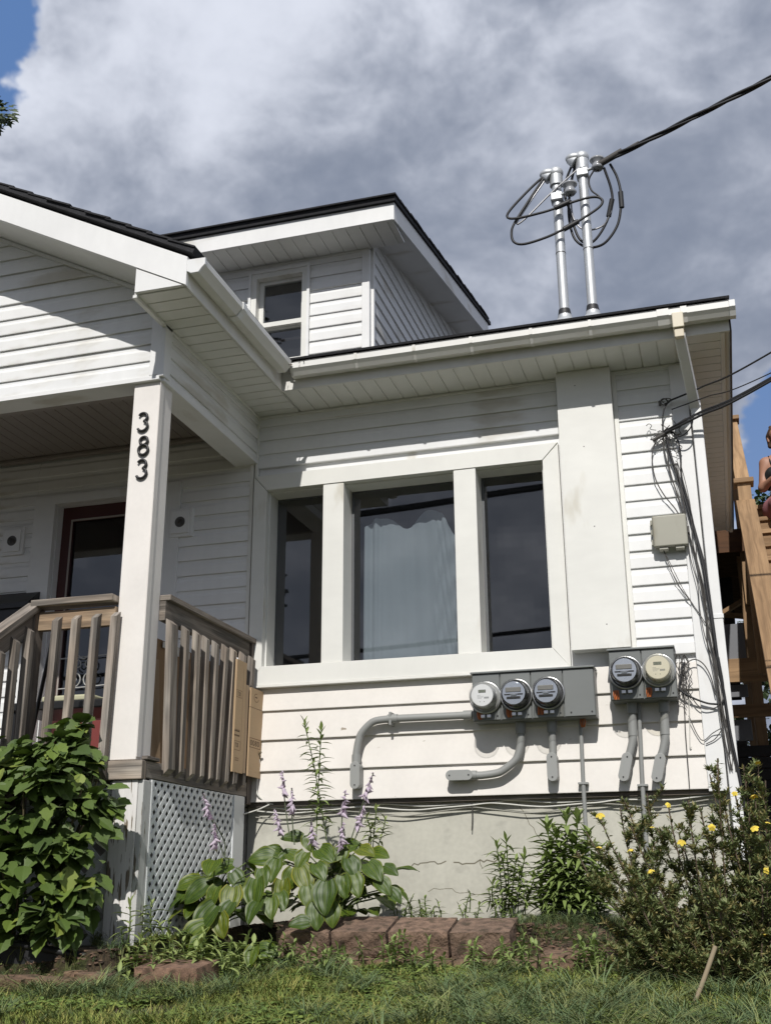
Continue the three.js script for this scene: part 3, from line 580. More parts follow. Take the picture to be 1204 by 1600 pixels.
  [-3.244, -3.131, -3.015, -2.905].forEach((x, i) => {
    const g = new THREE.BoxGeometry(0.037, 1, 0.036, 1, 2, 1), p = g.attributes.position;
    for (let k = 0; k < p.count; k++) { const t = p.getY(k) + 0.5, z = p.getZ(k); p.setY(k, t > 0.9 ? 2.972 - (z > 0 ? 0.028 : 0) : t < 0.1 ? 2.14 + (z > 0 ? 0.03 : 0) : lerp(2.15, 2.95, t)); p.setX(k, x - 0.008 * (1 - t) * (i < 3 ? 1 : 2) + p.getX(k)); p.setZ(k, 1.378 + z); }
    g.computeVertexNormals(); part(fr, 'baluster', uvm(g, 1, rnd() * 5, rnd() * 5), woods[(i + 1) % 4]);
  });
  // ---- stairs going down towards the street with their own rail
  const st = part(house, 'front_stairs', beam([-3.42, 2.16, 1.33], [-3.42, 1.15, 2.6], 0.04, 0.24, [0, 1, 0], 0.004), M.darkWood);
  part(st, 'stringer', beam([-4.6, 2.16, 1.33], [-4.6, 1.15, 2.6], 0.04, 0.24, [0, 1, 0], 0.004), M.darkWood);
  for (let k = 0; k < 5; k++) part(st, 'tread', box(-4.62, -3.40, 2.02 - k * 0.19, 2.058 - k * 0.19, 1.37 + k * 0.24, 1.66 + k * 0.24, 0, 0.005), M.wood2);
  const sr = part(house, 'stair_railing', beam([-3.405, 3.05, 1.34], [-3.405, 2.27, 2.44], 0.085, 0.036, [0, 1, 0], 0.004), M.wood);
  part(sr, 'top_rail', beam([-3.402, 2.965, 1.36], [-3.402, 2.19, 2.44], 0.036, 0.09, [0, 1, 0], 0.004), M.darkWood);
  part(sr, 'newel', box(-3.45, -3.36, 0.95, 2.35, 2.44, 2.53, 1, 0.005), M.darkWood);
  for (let k = 0; k < 9; k++) {
    const z = 1.43 + k * 0.112, yt = 3.0 - 0.71 * (z - 1.34) - 0.02, g = new THREE.BoxGeometry(0.036, 1, 0.036, 1, 2, 1), p = g.attributes.position;
    for (let q = 0; q < p.count; q++) { const t = p.getY(q) + 0.5, x = p.getX(q); p.setY(q, t > 0.9 ? yt - (x > 0 ? 0.03 : 0) : t < 0.1 ? yt - 0.82 : lerp(yt - 0.82, yt, t)); p.setX(q, -3.366 + x); p.setZ(q, z + p.getZ(q)); }
    g.computeVertexNormals(); part(sr, 'baluster', uvm(g, 1, rnd() * 5, rnd() * 5), woods[k % 4]);
  }
  // ---- front door
  const door = part(house, 'front_door', holed(rect(-4.225, -3.415, 2.226, 4.14), [rect(-4.142, -3.50, 2.72, 4.04)], -0.11, -0.07), M.red);
  part(door, 'door_casing', holed(rect(-4.385, -3.28, 2.226, 4.20), [rect(-4.226, -3.414, 2.2265, 4.141)], -0.008, 0.03), M.vinyl2);
  part(door, 'pane', new THREE.PlaneGeometry(0.66, 1.34), M.glass, [-3.821, 3.38, -0.092]);
  part(door, 'pane_bead', holed(rect(-4.15, -3.492, 2.712, 4.048), [rect(-4.138, -3.504, 2.724, 4.036)], -0.0695, -0.064), std([0.34, 0.30, 0.27]));
  part(door, 'kick_panel', box(-4.12, -3.52, 2.30, 2.66, -0.0695, -0.058, 1, 0.006), M.redPanel);
  for (const y of [2.40, 2.47]) part(door, 'vent_slot', box(-3.98, -3.60, y, y + 0.014, -0.06, -0.0572, 0), M.dark);
  part(door, 'handle', box(-3.49, -3.46, 3.05, 3.20, -0.069, -0.03, 1, 0.006), M.ringMetal);
  { // white scroll ironwork across the pane
    const c = [], add = (pts) => c.push(tube(pts.map(([x, y]) => [x, y, -0.055]), 0.0045, 30, 5));
    const spiral = (x, y, r, dir, turns = 1.4) => { const p = []; for (let i = 0; i <= 22; i++) { const t = i / 22, a = t * turns * 2 * Math.PI * dir - Math.PI / 2; const q = r * (1 - 0.75 * t); p.push([x + Math.cos(a) * q, y + Math.sin(a) * q]); } add(p); };
    add([[-4.13, 2.875], [-3.9, 2.88], [-3.7, 2.89], [-3.51, 2.90]]); add([[-4.13, 3.075], [-3.9, 3.08], [-3.7, 3.085], [-3.51, 3.09]]);
    for (const [x, s] of [[-4.02, 1], [-3.90, -1], [-3.74, 1], [-3.62, -1]]) { spiral(x, 2.935, 0.055, s); spiral(x + 0.02 * s, 3.03, 0.04, -s); }
    add([[-4.0, 3.09], [-3.96, 3.065], [-3.92, 3.09]]); add([[-3.72, 3.09], [-3.68, 3.065], [-3.64, 3.09]]);
    part(door, 'scroll_grille', merge(c), std([0.40, 0.40, 0.38], { roughness: 0.4 }));
  }
  // hallway behind the door
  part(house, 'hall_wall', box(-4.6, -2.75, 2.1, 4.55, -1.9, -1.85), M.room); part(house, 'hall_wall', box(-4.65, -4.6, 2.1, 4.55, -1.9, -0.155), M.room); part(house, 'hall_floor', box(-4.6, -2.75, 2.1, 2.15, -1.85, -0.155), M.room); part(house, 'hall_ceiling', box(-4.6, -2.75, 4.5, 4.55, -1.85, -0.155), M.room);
}
// porch furniture and loose things
function fixtureBlock(x, y, label) {
  const t = thing('light_mounting_block', label, 'mounting block', [x, y, 0.02], 'empty light mounts on the porch wall');
  part(t, 'plate', box(x - 0.085, x + 0.085, y - 0.1, y + 0.1, 0.004, 0.036, 1, 0.006), M.vinyl2);
  part(t, 'raised_frame', holed(rect(x - 0.063, x + 0.063, y - 0.076, y + 0.076), [Array.from({ length: 20 }, (_, i) => [x + 0.036 * Math.cos(i / 20 * 2 * Math.PI), y + 0.036 * Math.sin(i / 20 * 2 * Math.PI)])], 0.0365, 0.046), M.vinyl3);
  part(t, 'junction_box', (() => { const g = new THREE.CylinderGeometry(0.036, 0.036, 0.012, 20); g.rotateX(Math.PI / 2); g.translate(x, y, 0.0425); return g; })(), std([0.10, 0.095, 0.09]));
  const w = []; for (let i = 0; i < 4; i++) w.push(tube([[x + rr(-0.02, 0.02), y + rr(-0.02, 0.02), 0.045], [x + rr(-0.025, 0.025), y + rr(-0.02, 0.03), 0.062], [x + rr(-0.025, 0.025), y + rr(-0.025, 0.025), 0.05]], 0.003, 12, 5)); part(t, 'loose_wires', merge(w), M.greyWire);
}
fixtureBlock(-4.53, 3.90, 'square white light mount with bare junction hole, left of the front door');
fixtureBlock(-3.265, 3.91, 'square white light mount with bare junction hole, right of the front door');
{
  const t = thing('mailbox', 'black wall mailbox with sloped lid left of the front door', 'mailbox', [-4.48, 3.2, 0.1]);
  part(t, 'body', box(-4.66, -4.29, 3.18, 3.40, 0.024, 0.13, 1, 0.006), M.blackPaint);
  part(t, 'lid', prism([[0.022, 3.53], [0.15, 3.43], [0.15, 3.395], [0.022, 3.395]], 'x', -4.67, -4.28, 0, 0.003), M.blackPaint);
}
{
  const font = await new FontLoader().loadAsync('fonts/droid/droid_sans_bold.typeface.json');
  // rounded house numbers, drawn as bent strokes
  const stroke = (pts, x, y) => { const s = 0.113; return tube(pts.map(([a, b]) => [x + a * s, y + b * s, 1.347]), 0.0076, 80, 8); };
  const arc = (cx, cy, rx, ry, a0, a1, n) => Array.from({ length: n + 1 }, (_, i) => { const q = lerp(a0, a1, i / n) * D2R; return [cx + rx * Math.cos(q), cy + ry * Math.sin(q)]; });
  const three = [...arc(0.0, 0.745, 0.225, 0.215, 155, -75, 12), ...arc(0.0, 0.285, 0.265, 0.25, 78, -155, 14)];
  const eight = [...arc(0, 0.745, 0.20, 0.205, -90, 270, 22), ...arc(0, 0.285, 0.25, 0.255, 90, -270, 24)];
  const put = (name, pts, x, y, label) => single(name, (() => { const g = stroke(pts, 0, 0); g.scale(1, 1, 1); return g; })(), M.digit, label, 'house number', [x, y, 0], undefined, 'house numbers on the porch post');
  put('house_number', three, -2.846, 3.972, 'black numeral 3 at the top of the porch post');
  put('house_number', eight, -2.832, 3.832, 'black numeral 8 in the middle of the porch post numbers');
  put('house_number', three, -2.834, 3.697, 'black numeral 3 below the numeral 8 on the post');
  globalThis.__font = font;
}
function canvasTex(w, h, draw) { const c = document.createElement('canvas'); c.width = w; c.height = h; draw(c.getContext('2d'), w, h); const t = new THREE.CanvasTexture(c); t.colorSpace = THREE.SRGBColorSpace; t.magFilter = THREE.LinearFilter; return t; }
{ // cardboard tucked behind and over the side railing
  const printed = (draw) => canvasTex(160, 640, (k, w, h) => {
    k.fillStyle = '#ae9575'; k.fillRect(0, 0, w, h);
    for (let i = 0; i < 900; i++) { k.fillStyle = `rgba(${rnd() > 0.5 ? '120,85,50' : '215,175,130'},0.06)`; k.fillRect(rnd() * w, rnd() * h, 2 + rnd() * 30, 1 + rnd() * 3); }
    k.strokeStyle = '#6b5136'; k.fillStyle = '#54402c'; draw(k, w, h);
  });
  const t1 = printed((k, w) => { k.lineWidth = 3; k.strokeRect(8, 176, 90, 40); k.font = 'bold 34px sans-serif'; k.fillText('TIB', 26, 208); k.fillRect(6, 405, 78, 8); k.fillRect(6, 430, 78, 6); k.strokeRect(6, 402, 80, 36); k.fillText('TIB', 22, 500); k.strokeRect(12, 466, 92, 50); k.strokeRect(30, 560, 16, 14); k.strokeRect(50, 560, 16, 14); k.strokeRect(70, 560, 16, 14); k.fillRect(112, 40, 3, 470); });
  const t2 = printed((k, w) => { k.lineWidth = 5; k.beginPath(); k.arc(70, 66, 30, 0.2, 5); k.stroke(); k.fillRect(52, 58, 30, 9); k.fillRect(0, 142, 160, 4); k.font = 'bold 54px sans-serif'; k.lineWidth = 5; k.strokeRect(6, 366, 138, 66); k.fillText('0080', 12, 418); });
  const sheet = (name, z0, z1, y0, y1, x, t, label) => {
    const g = new THREE.BoxGeometry(0.012, y1 - y0, z1 - z0); const p = g.attributes.position, u = g.attributes.uv, n = g.attributes.normal;
    for (let i = 0; i < p.count; i++) u.setXY(i, 0.5 - p.getZ(i) / (z1 - z0), 0.5 + p.getY(i) / (y1 - y0));
    g.rotateZ(-0.01); g.translate(x, (y0 + y1) / 2, (z0 + z1) / 2); single(name, g, t ? std([1, 1, 1], { map: t, roughness: 0.85 }) : M.cardboard, label, 'cardboard', undefined, undefined, 'flattened cartons at the porch railing');
  };
  sheet('cardboard_sheet', 0.268, 0.408, 2.255, 2.895, -2.665, t1, 'tall printed cardboard strip hung outside the side railing balusters');
  sheet('cardboard_sheet', 0.222, 0.262, 2.262, 2.77, -2.668, null, 'narrow plain cardboard flap between the two printed strips');
  sheet('cardboard_sheet', 0.012, 0.198, 2.25, 2.765, -2.662, t2, 'printed cardboard strip with code 0080 at the railing end by the wall');
  const big = uvm(new THREE.BoxGeometry(0.03, 0.66, 0.92)); big.rotateZ(0.03); big.translate(-2.83, 2.56, 0.62);
  const b = single('cardboard_carton', big, M.cardboard2, 'flattened brown carton standing on the deck behind the side balusters', 'cardboard', undefined, undefined, 'flattened cartons at the porch railing');
  const tp = thing('label_strip', 'row of small white shipping labels along the top of the brown carton', 'label'); 
  for (const [z, y, h] of [[1.13, 2.86, 0.03], [1.0, 2.865, 0.032], [0.87, 2.86, 0.05], [0.74, 2.862, 0.035], [0.61, 2.858, 0.022], [0.49, 2.855, 0.015]]) part(tp, 'label_card', box(-2.815, -2.811, y - h / 2, y + h / 2, z - 0.03, z + 0.03), M.vinyl);
  const c2 = uvm(new THREE.BoxGeometry(0.02, 0.55, 0.11)); c2.rotateZ(0.08); c2.translate(-2.80, 2.50, 1.12);
  single('cardboard_flap', c2, M.cardboard, 'lit edge of a brown carton just right of the white post', 'cardboard', undefined, undefined, 'flattened cartons at the porch railing');
}
single('broom_handle', rod([-3.58, 2.225, 1.05], [-3.40, 3.0, 1.15], 0.011, 0.011), M.blackPaint, 'thin black pole leaning behind the front railing balusters', 'pole');
{ // chair cushion and things seen below the scrollwork: dark bench with a folded pale cloth
  const t = thing('porch_bench', 'dark low bench in front of the red door', 'bench', [-3.5, 2.225, 0.5]);
  part(t, 'seat', box(-3.95, -3.15, 2.60, 2.65, 0.35, 0.75, 0, 0.01), M.blackPaint);
  for (const x of [-3.9, -3.2]) for (const z of [0.39, 0.71]) part(t, 'leg', box(x - 0.02, x + 0.02, 2.226, 2.60, z - 0.02, z + 0.02, 1, 0.004), M.blackPaint);
  const c = box(-3.75, -3.42, 2.651, 2.69, 0.42, 0.70, 0, 0.015); single('folded_cloth', c, std([0.45, 0.44, 0.30], { roughness: 0.95 }), 'folded pale cloth lying on the dark porch bench', 'cloth');
}
// ------------------------------------------------------------------ electricity meters
function discZ(r, d, seg = 40) { const g = new THREE.CylinderGeometry(r, r, d, seg); g.rotateX(Math.PI / 2); return g; }
function meterFace(kind) {
  return canvasTex(256, 256, (k, w) => {
    k.fillStyle = kind === 'tan' ? '#cfcab9' : '#d9dadb'; k.fillRect(0, 0, w, w);
    k.fillStyle = '#33362f'; k.fillRect(84, 66, 88, 36); k.fillStyle = '#7d8474'; k.fillRect(90, 72, 76, 24);
    k.fillStyle = '#22241f'; k.font = 'bold 20px monospace'; k.fillText('00418', 98, 92);
    k.fillStyle = '#5b5d5c'; for (let i = 0; i < 4; i++) k.fillRect(70, 128 + i * 13, 40 + (i * 37) % 50, 3); for (let i = 0; i < 22; i++) k.fillRect(150 + i * 2.6, 150, 1 + (i * 7) % 2, 22);
    k.beginPath(); k.arc(100, 206, 5, 0, 7); k.fill(); k.beginPath(); k.arc(150, 206, 5, 0, 7); k.fill();
  });
}
const faceMats = { white: std([1, 1, 1], { map: meterFace('white'), roughness: 0.4 }), tan: std([1, 1, 1], { map: meterFace('tan'), roughness: 0.45 }) };
const domeGeo = new THREE.LatheGeometry([[0.0, 0.128], [0.03, 0.1275], [0.058, 0.125], [0.068, 0.119], [0.0715, 0.108], [0.074, 0.05], [0.078, 0.012], [0.084, 0.006]].map((p) => new THREE.Vector2(...p)), 48); domeGeo.rotateX(Math.PI / 2);
const ringGeo = new THREE.TorusGeometry(0.086, 0.0055, 10, 48);
function meter(bank, x, y, z, kind) {
  const base = part(bank, 'meter', (() => { const g = discZ(0.083, 0.022); g.translate(x, y, z + 0.011); return g; })(), kind === 'dial' ? M.dark : M.pvc);
  part(base, 'clamp_ring', ringGeo, M.ringMetal, [x, y, z + 0.014]);
  if (kind === 'dial') {
    part(base, 'shroud', (() => { const g = new THREE.CylinderGeometry(0.066, 0.070, 0.07, 36, 1, true); g.rotateX(Math.PI / 2); g.translate(x, y, z + 0.058); return g; })(), std([0.02, 0.02, 0.021], { roughness: 0.35, side: THREE.DoubleSide }));
    part(base, 'register_plate', (() => { const g = discZ(0.063, 0.006); g.translate(x, y, z + 0.092); return g; })(), M.chrome);
    part(base, 'dial_window', box(x - 0.045, x + 0.040, y + 0.004, y + 0.030, z + 0.0955, z + 0.102, 0, 0.003), std([0.17, 0.165, 0.15], { roughness: 0.4 }));
    part(base, 'rotor_slot', box(x - 0.052, x + 0.050, y - 0.012, y - 0.005, z + 0.0955, z + 0.099, 0), M.dark);
    part(base, 'rotor_disc', (() => { const g = new THREE.CylinderGeometry(0.030, 0.030, 0.003, 24); g.translate(x, y - 0.009, z + 0.082); return g; })(), M.ringMetal);
    part(base, 'name_plate', box(x - 0.040, x + 0.036, y - 0.034, y - 0.020, z + 0.0955, z + 0.100, 0, 0.002), M.dark);
    part(base, 'name_plate', box(x - 0.018, x + 0.014, y - 0.017, y - 0.007, z + 0.100, z + 0.105, 0, 0.002), M.chrome);
  } else {
    part(base, 'inner_housing', (() => { const g = new THREE.CylinderGeometry(0.062, 0.068, 0.085, 36); g.rotateX(Math.PI / 2); g.translate(x, y, z + 0.062); return g; })(), kind === 'tan' ? M.faceTan : std([0.42, 0.43, 0.44]));
    part(base, 'face_plate', (() => { const g = new THREE.CircleGeometry(0.060, 36); g.translate(x, y, z + 0.1055); return g; })(), faceMats[kind]);
  }
  part(base, 'glass_dome', domeGeo, kind === 'tan' ? M.domeTan : M.dome, [x, y, z + 0.010]);
  for (const s of [0, 1]) part(base, 'seal_lug', box(x - 0.030 + s * 0.034, x - 0.006 + s * 0.034, y - 0.113, y - 0.093, z + 0.001, z + 0.016, 0, 0.003), M.ringMetal);
}
function tie(bank, x, y, z) {
  const l = []; for (let i = 0; i < 4; i++) l.push(tube([[x + (i - 1.5) * 0.007, y + 0.024, z + 0.003], [x + (i - 1.5) * 0.009, y, z + 0.009], [x + (i - 1.5) * 0.006 + rr(-0.004, 0.004), y - 0.026, z + 0.007]], 0.0032, 8, 5));
  part(bank, 'orange_tag', merge(l), M.orange);
}
function meterBank(name, label, xs, y0, y1, d, meters, ties) {
  const x0 = xs[0], x1 = xs[xs.length - 1], b = thing(name, label, 'meter box', [(x0 + x1) / 2, y0, d / 2], 'electric meter boxes on the front wall');
  part(b, 'enclosure', box(x0, x1, y0, y1, 0.018, d - 0.012, 0, 0.004), M.greyBox);
  part(b, 'rain_hood', box(x0 - 0.006, x1 + 0.006, y1 - 0.004, y1 + 0.007, 0.018, d + 0.012, 0, 0.003), M.greyBox2);
  for (let i = 0; i + 1 < xs.length; i++) {
    const c = part(b, 'cover', box(xs[i] + 0.0025, xs[i + 1] - 0.0025, y0 + 0.004, y1 - 0.006, d - 0.0115, d, 1, 0.003), i % 2 ? M.greyBox2 : M.greyBox);
    for (const sx of [0.03, 0.97]) part(c, 'screw', (() => { const g = discZ(0.0045, 0.003, 12); g.translate(lerp(xs[i], xs[i + 1], sx === 0.03 ? 0.22 : 0.88), y0 + 0.025, d + 0.001); return g; })(), M.dark);
  }
  for (const [x, y, k] of meters) meter(b, x, y, d, k);
  for (const [x, y] of ties) tie(b, x, y, d);
  return b;
}
meterBank('meter_bank', 'wide grey four section meter box with three round meters under the window', [-1.328, -1.167, -0.994, -0.816, -0.645], 2.505, 2.774, 0.158, [[-1.249, 2.633, 'white'], [-1.075, 2.638, 'dial'], [-0.897, 2.640, 'dial']], [[-1.285, 2.540], [-1.12, 2.544], [-0.945, 2.550]]);
meterBank('meter_bank', 'grey two section meter box with two round meters near the house corner', [-0.558, -0.383, -0.209], 2.581, 2.856, 0.165, [[-0.470, 2.727, 'dial'], [-0.295, 2.729, 'tan']], [[-0.53, 2.61], [-0.355, 2.616]]);

// conduits
function conduit(label, pts, r, extras = [], mat = M.pvc) {
  const t = thing('conduit', label, 'conduit', pts[pts.length - 1], 'grey conduits below the meter boxes');
  part(t, 'pipe', tube(pts, r, 60, 14, 0.35), mat);
  for (const e of extras) e(t);
  return t;
}
const coupling = (a, b, r) => (t) => part(t, 'coupling', rod(a, b, r, r, 18), M.pvc);
const strap = (x, y, z, r, horizontal) => (t) => part(t, 'strap', horizontal ? box(x - 0.007, x + 0.007, y - r - 0.016, y + r + 0.016, 0.018, z + r + 0.003, 1, 0.002) : box(x - r - 0.016, x + r + 0.016, y - 0.006, y + 0.006, 0.018, z + r + 0.003, 0, 0.002), M.pvc);
function bodyLB(x, y, z, ang, len = 0.145, w = 0.05) {        // rounded conduit access body with a screwed cover
  return (t) => {
    const mk = (W, L, z0, z1, bev) => { const s = new THREE.Shape(); s.absarc(0, L / 2 - W / 2, W / 2, 0, Math.PI); s.absarc(0, -L / 2 + W / 2, W / 2, Math.PI, 2 * Math.PI); s.closePath(); const g = new THREE.ExtrudeGeometry(s, { depth: z1 - z0, bevelEnabled: true, bevelSize: bev, bevelThickness: bev, bevelSegments: 2, curveSegments: 10 }); g.rotateZ(ang); g.translate(x, y, z0); return g; };
    const b = part(t, 'access_body', mk(w, len, 0.022, z + 0.022, 0.003), M.pvc);
    part(b, 'cover', mk(w + 0.004, len + 0.006, z + 0.0255, z + 0.030, 0.0015), std([0.30, 0.305, 0.295], { roughness: 0.5 }));
    for (const s of [-1, 1]) part(b, 'screw', (() => { const g = discZ(0.004, 0.004, 10); g.translate(x - Math.sin(ang) * s * (len / 2 - 0.018), y + Math.cos(ang) * s * (len / 2 - 0.018), z + 0.033); return g; })(), M.dark);
  };
}
conduit('grey conduit running left from the wide meter box and bending down', [[-1.335, 2.557, 0.065], [-1.5, 2.557, 0.065], [-1.83, 2.557, 0.065], [-1.94, 2.545, 0.065], [-2.015, 2.475, 0.065], [-2.041, 2.37, 0.065], [-2.042, 2.27, 0.065]], 0.0215, [coupling([-1.40, 2.557, 0.065], [-1.35, 2.557, 0.065], 0.027), coupling([-1.85, 2.558, 0.065], [-1.79, 2.557, 0.065], 0.026), coupling([-2.0415, 2.36, 0.065], [-2.042, 2.31, 0.065], 0.026), strap(-1.83, 2.557, 0.065, 0.0215, true), bodyLB(-2.042, 2.243, 0.062, 0.0)]);
conduit('grey conduit curving left under the wide meter box to a flat access body', [[-1.077, 2.51, 0.065], [-1.08, 2.39, 0.065], [-1.11, 2.30, 0.065], [-1.20, 2.235, 0.065], [-1.30, 2.22, 0.065], [-1.37, 2.222, 0.065]], 0.0215, [coupling([-1.077, 2.505, 0.065], [-1.078, 2.44, 0.065], 0.028), coupling([-1.335, 2.221, 0.065], [-1.365, 2.222, 0.065], 0.026), bodyLB(-1.43, 2.223, 0.062, Math.PI / 2)]);
conduit('short straight grey conduit with access body below the third meter', [[-0.90, 2.51, 0.065], [-0.905, 2.30, 0.065]], 0.0205, [coupling([-0.9, 2.505, 0.065], [-0.902, 2.44, 0.065], 0.028), bodyLB(-0.909, 2.25, 0.062, 0.0)]);
conduit('thin grey pipe running from the wide meter box down to the soil', [[-0.744, 2.512, 0.045], [-0.75, 2.2, 0.045], [-0.752, 1.9, 0.045], [-0.754, 1.44, 0.045]], 0.0115, [strap(-0.7505, 2.16, 0.045, 0.0115, false), (t) => tie(t, -0.73, 2.485, 0.06)]);
conduit('kinked grey conduit with slanted access body under the left of the two corner meters', [[-0.458, 2.59, 0.065], [-0.462, 2.45, 0.065], [-0.465, 2.39, 0.065], [-0.485, 2.32, 0.065], [-0.50, 2.285, 0.065]], 0.022, [coupling([-0.458, 2.585, 0.065], [-0.461, 2.52, 0.065], 0.029), coupling([-0.463, 2.49, 0.065], [-0.465, 2.40, 0.065], 0.0245), bodyLB(-0.516, 2.236, 0.062, -0.26)]);
conduit('thin grey pipe between the two kinked conduits running down to the soil', [[-0.423, 2.592, 0.045], [-0.43, 2.35, 0.045], [-0.437, 2.1, 0.045], [-0.443, 1.44, 0.045]], 0.012, [strap(-0.436, 2.14, 0.045, 0.012, false)]);
conduit('kinked grey conduit with slanted access body nearest the house corner', [[-0.287, 2.59, 0.065], [-0.291, 2.45, 0.065], [-0.295, 2.39, 0.065], [-0.313, 2.32, 0.065], [-0.328, 2.285, 0.065]], 0.022, [coupling([-0.287, 2.585, 0.065], [-0.29, 2.52, 0.065], 0.029), coupling([-0.292, 2.49, 0.065], [-0.295, 2.40, 0.065], 0.0245), bodyLB(-0.343, 2.225, 0.062, -0.26)]);

// ------------------------------------------------------------------ service masts on the roof
function mast(x, z, y1, label, head, ins) {
  const t = thing('service_mast', label, 'service mast', [x, 4.88, z], 'galvanised masts on the front roof');
  part(t, 'pipe', rod([x, 4.86, z], [x, y1, z], 0.031, 0.031, 24), M.galv);
  part(t, 'roof_boot', (() => { const g = new THREE.LatheGeometry([[0.14, 0], [0.10, 0.02], [0.055, 0.10], [0.045, 0.105], [0.045, 0.12], [0.034, 0.16]].map((p) => new THREE.Vector2(...p)), 24); g.translate(x, 4.885, z); return g; })(), M.galv);
  part(t, 'rubber_collar', (() => { const g = new THREE.CylinderGeometry(0.036, 0.044, 0.055, 20); g.translate(x, 5.03, z); return g; })(), M.blackRubber);
  part(t, 'joint', rod([x, 5.46, z], [x, 5.465, z], 0.0325, 0.0325, 20), M.greyWire);
  const h = part(t, 'weatherhead', (() => {
    const a = new THREE.SphereGeometry(0.050, 20, 14), b = new THREE.CylinderGeometry(0.044, 0.042, 0.09, 20), c = new THREE.SphereGeometry(0.044, 18, 12), e = new THREE.CylinderGeometry(0.028, 0.040, 0.05, 18);
    a.scale(1, 0.9, 1); a.translate(x, y1 + 0.035, z); b.translate(x, y1 - 0.01, z); c.scale(1.25, 0.72, 0.95); c.translate(x - 0.05, y1 + 0.035, z + 0.012); e.rotateZ(0.9); e.translate(x - 0.06, y1 + 0.015, z + 0.012); return merge([a, b, c, e]);
  })(), M.galv);
  part(h, 'band', rod([x, y1 - 0.06, z], [x, y1 - 0.045, z], 0.0425, 0.0425, 20), M.galv);
  const [ix, iy] = ins;
  part(t, 'insulator_clamp', box(x - 0.04, x + 0.04, iy - 0.03, iy + 0.03, z - 0.04, z + 0.045, 1, 0.01), M.galv);
  part(t, 'insulator_arm', rod([x, iy, z + 0.03], [ix, iy + 0.01, z + 0.05], 0.01), M.galv);
  part(t, 'insulator', (() => { const g = new THREE.LatheGeometry([[0.008, -0.05], [0.03, -0.045], [0.042, -0.03], [0.03, -0.01], [0.03, 0.005], [0.046, 0.02], [0.05, 0.03], [0.03, 0.045], [0.008, 0.05]].map((p) => new THREE.Vector2(...p)), 20); g.translate(ix, iy + 0.03, z + 0.05); return g; })(), std([0.30, 0.31, 0.33], { roughness: 0.25 }));
  return t;
}
mast(-0.690, 0.03, 6.03, 'shorter left galvanised service mast with hooked weatherhead', 0, [-0.60, 5.87]);
mast(-0.516, 0.03, 6.115, 'taller right galvanised service mast where the power cable arrives', 0, [-0.415, 6.02]);
const cableMat = M.blackRubber;
function cable(label, pts, r, mat = cableMat, group, seg = 60) { return single('cable', tube(pts, r, seg, 8), mat, label, 'cable', undefined, undefined, group); }
const LG = 'looped leads at the weatherheads', zz = (l, z = 0.06) => l.map(([x, y, k]) => [x, y, k ?? z]);
cable('upper black lead looping out left from the left weatherhead', zz([[-0.755, 6.06, 0.045], [-0.86, 5.93, 0.10], [-0.985, 5.79, 0.12], [-1.005, 5.735, 0.12], [-0.935, 5.718, 0.12], [-0.80, 5.728, 0.12], [-0.726, 5.745, 0.11], [-0.62, 5.775, 0.10], [-0.50, 5.80, 0.09], [-0.43, 5.80, 0.08], [-0.40, 5.765, 0.08], [-0.43, 5.72, 0.08], [-0.552, 5.645, 0.09], [-0.651, 5.595, 0.1], [-0.77, 5.555, 0.1], [-0.91, 5.533, 0.1], [-0.975, 5.56, 0.1], [-0.988, 5.63, 0.1], [-0.965, 5.70, 0.1], [-0.87, 5.86, 0.08], [-0.752, 6.055, 0.05]]), 0.0085, cableMat, LG, 160);
cable('bare grey neutral lead stretched between both masts', zz([[-0.74, 6.05, 0.04], [-0.86, 5.86, 0.07], [-0.955, 5.71, 0.08], [-0.90, 5.73, 0.08], [-0.742, 5.88, 0.07], [-0.62, 5.98, 0.07], [-0.53, 6.05, 0.07]]), 0.006, std([0.33, 0.33, 0.34], { metalness: 0.6, roughness: 0.4 }), LG, 90);
cable('black lead dropping from the taller weatherhead behind the masts', zz([[-0.575, 6.12, 0.03], [-0.625, 6.03, 0.0], [-0.645, 5.93, -0.02], [-0.62, 5.80, -0.02], [-0.60, 5.68, -0.02], [-0.57, 5.58, -0.02], [-0.52, 5.535, -0.02], [-0.46, 5.56, -0.01], [-0.39, 5.66, 0.0], [-0.345, 5.78, 0.02], [-0.345, 5.88, 0.04], [-0.375, 6.01, 0.08]]), 0.0085, cableMat, LG, 110);
cable('black lead swinging wide right of the taller mast', zz([[-0.555, 6.12, 0.03], [-0.60, 6.0, -0.02], [-0.63, 5.80, -0.04], [-0.61, 5.62, -0.04], [-0.55, 5.53, -0.03], [-0.475, 5.49, 0.0], [-0.40, 5.505, 0.02], [-0.325, 5.60, 0.03], [-0.293, 5.72, 0.04], [-0.285, 5.83, 0.05], [-0.30, 5.94, 0.06], [-0.335, 6.03, 0.08]]), 0.0085, cableMat, LG, 110);
cable('thin black lead curling down beside the taller mast', zz([[-0.43, 6.01, 0.09], [-0.475, 5.94, 0.08], [-0.465, 5.86, 0.08], [-0.425, 5.81, 0.08], [-0.40, 5.76, 0.08]]), 0.006, cableMat, LG, 40);
cable('grey inner lead looping low between both masts', zz([[-0.605, 5.85, 0.02], [-0.60, 5.74, 0.0], [-0.56, 5.65, 0.0], [-0.49, 5.62, 0.0], [-0.41, 5.64, 0.0], [-0.365, 5.70, 0.02], [-0.345, 5.76, 0.02]]), 0.006, std([0.33, 0.33, 0.34], { metalness: 0.6, roughness: 0.4 }), LG, 60);
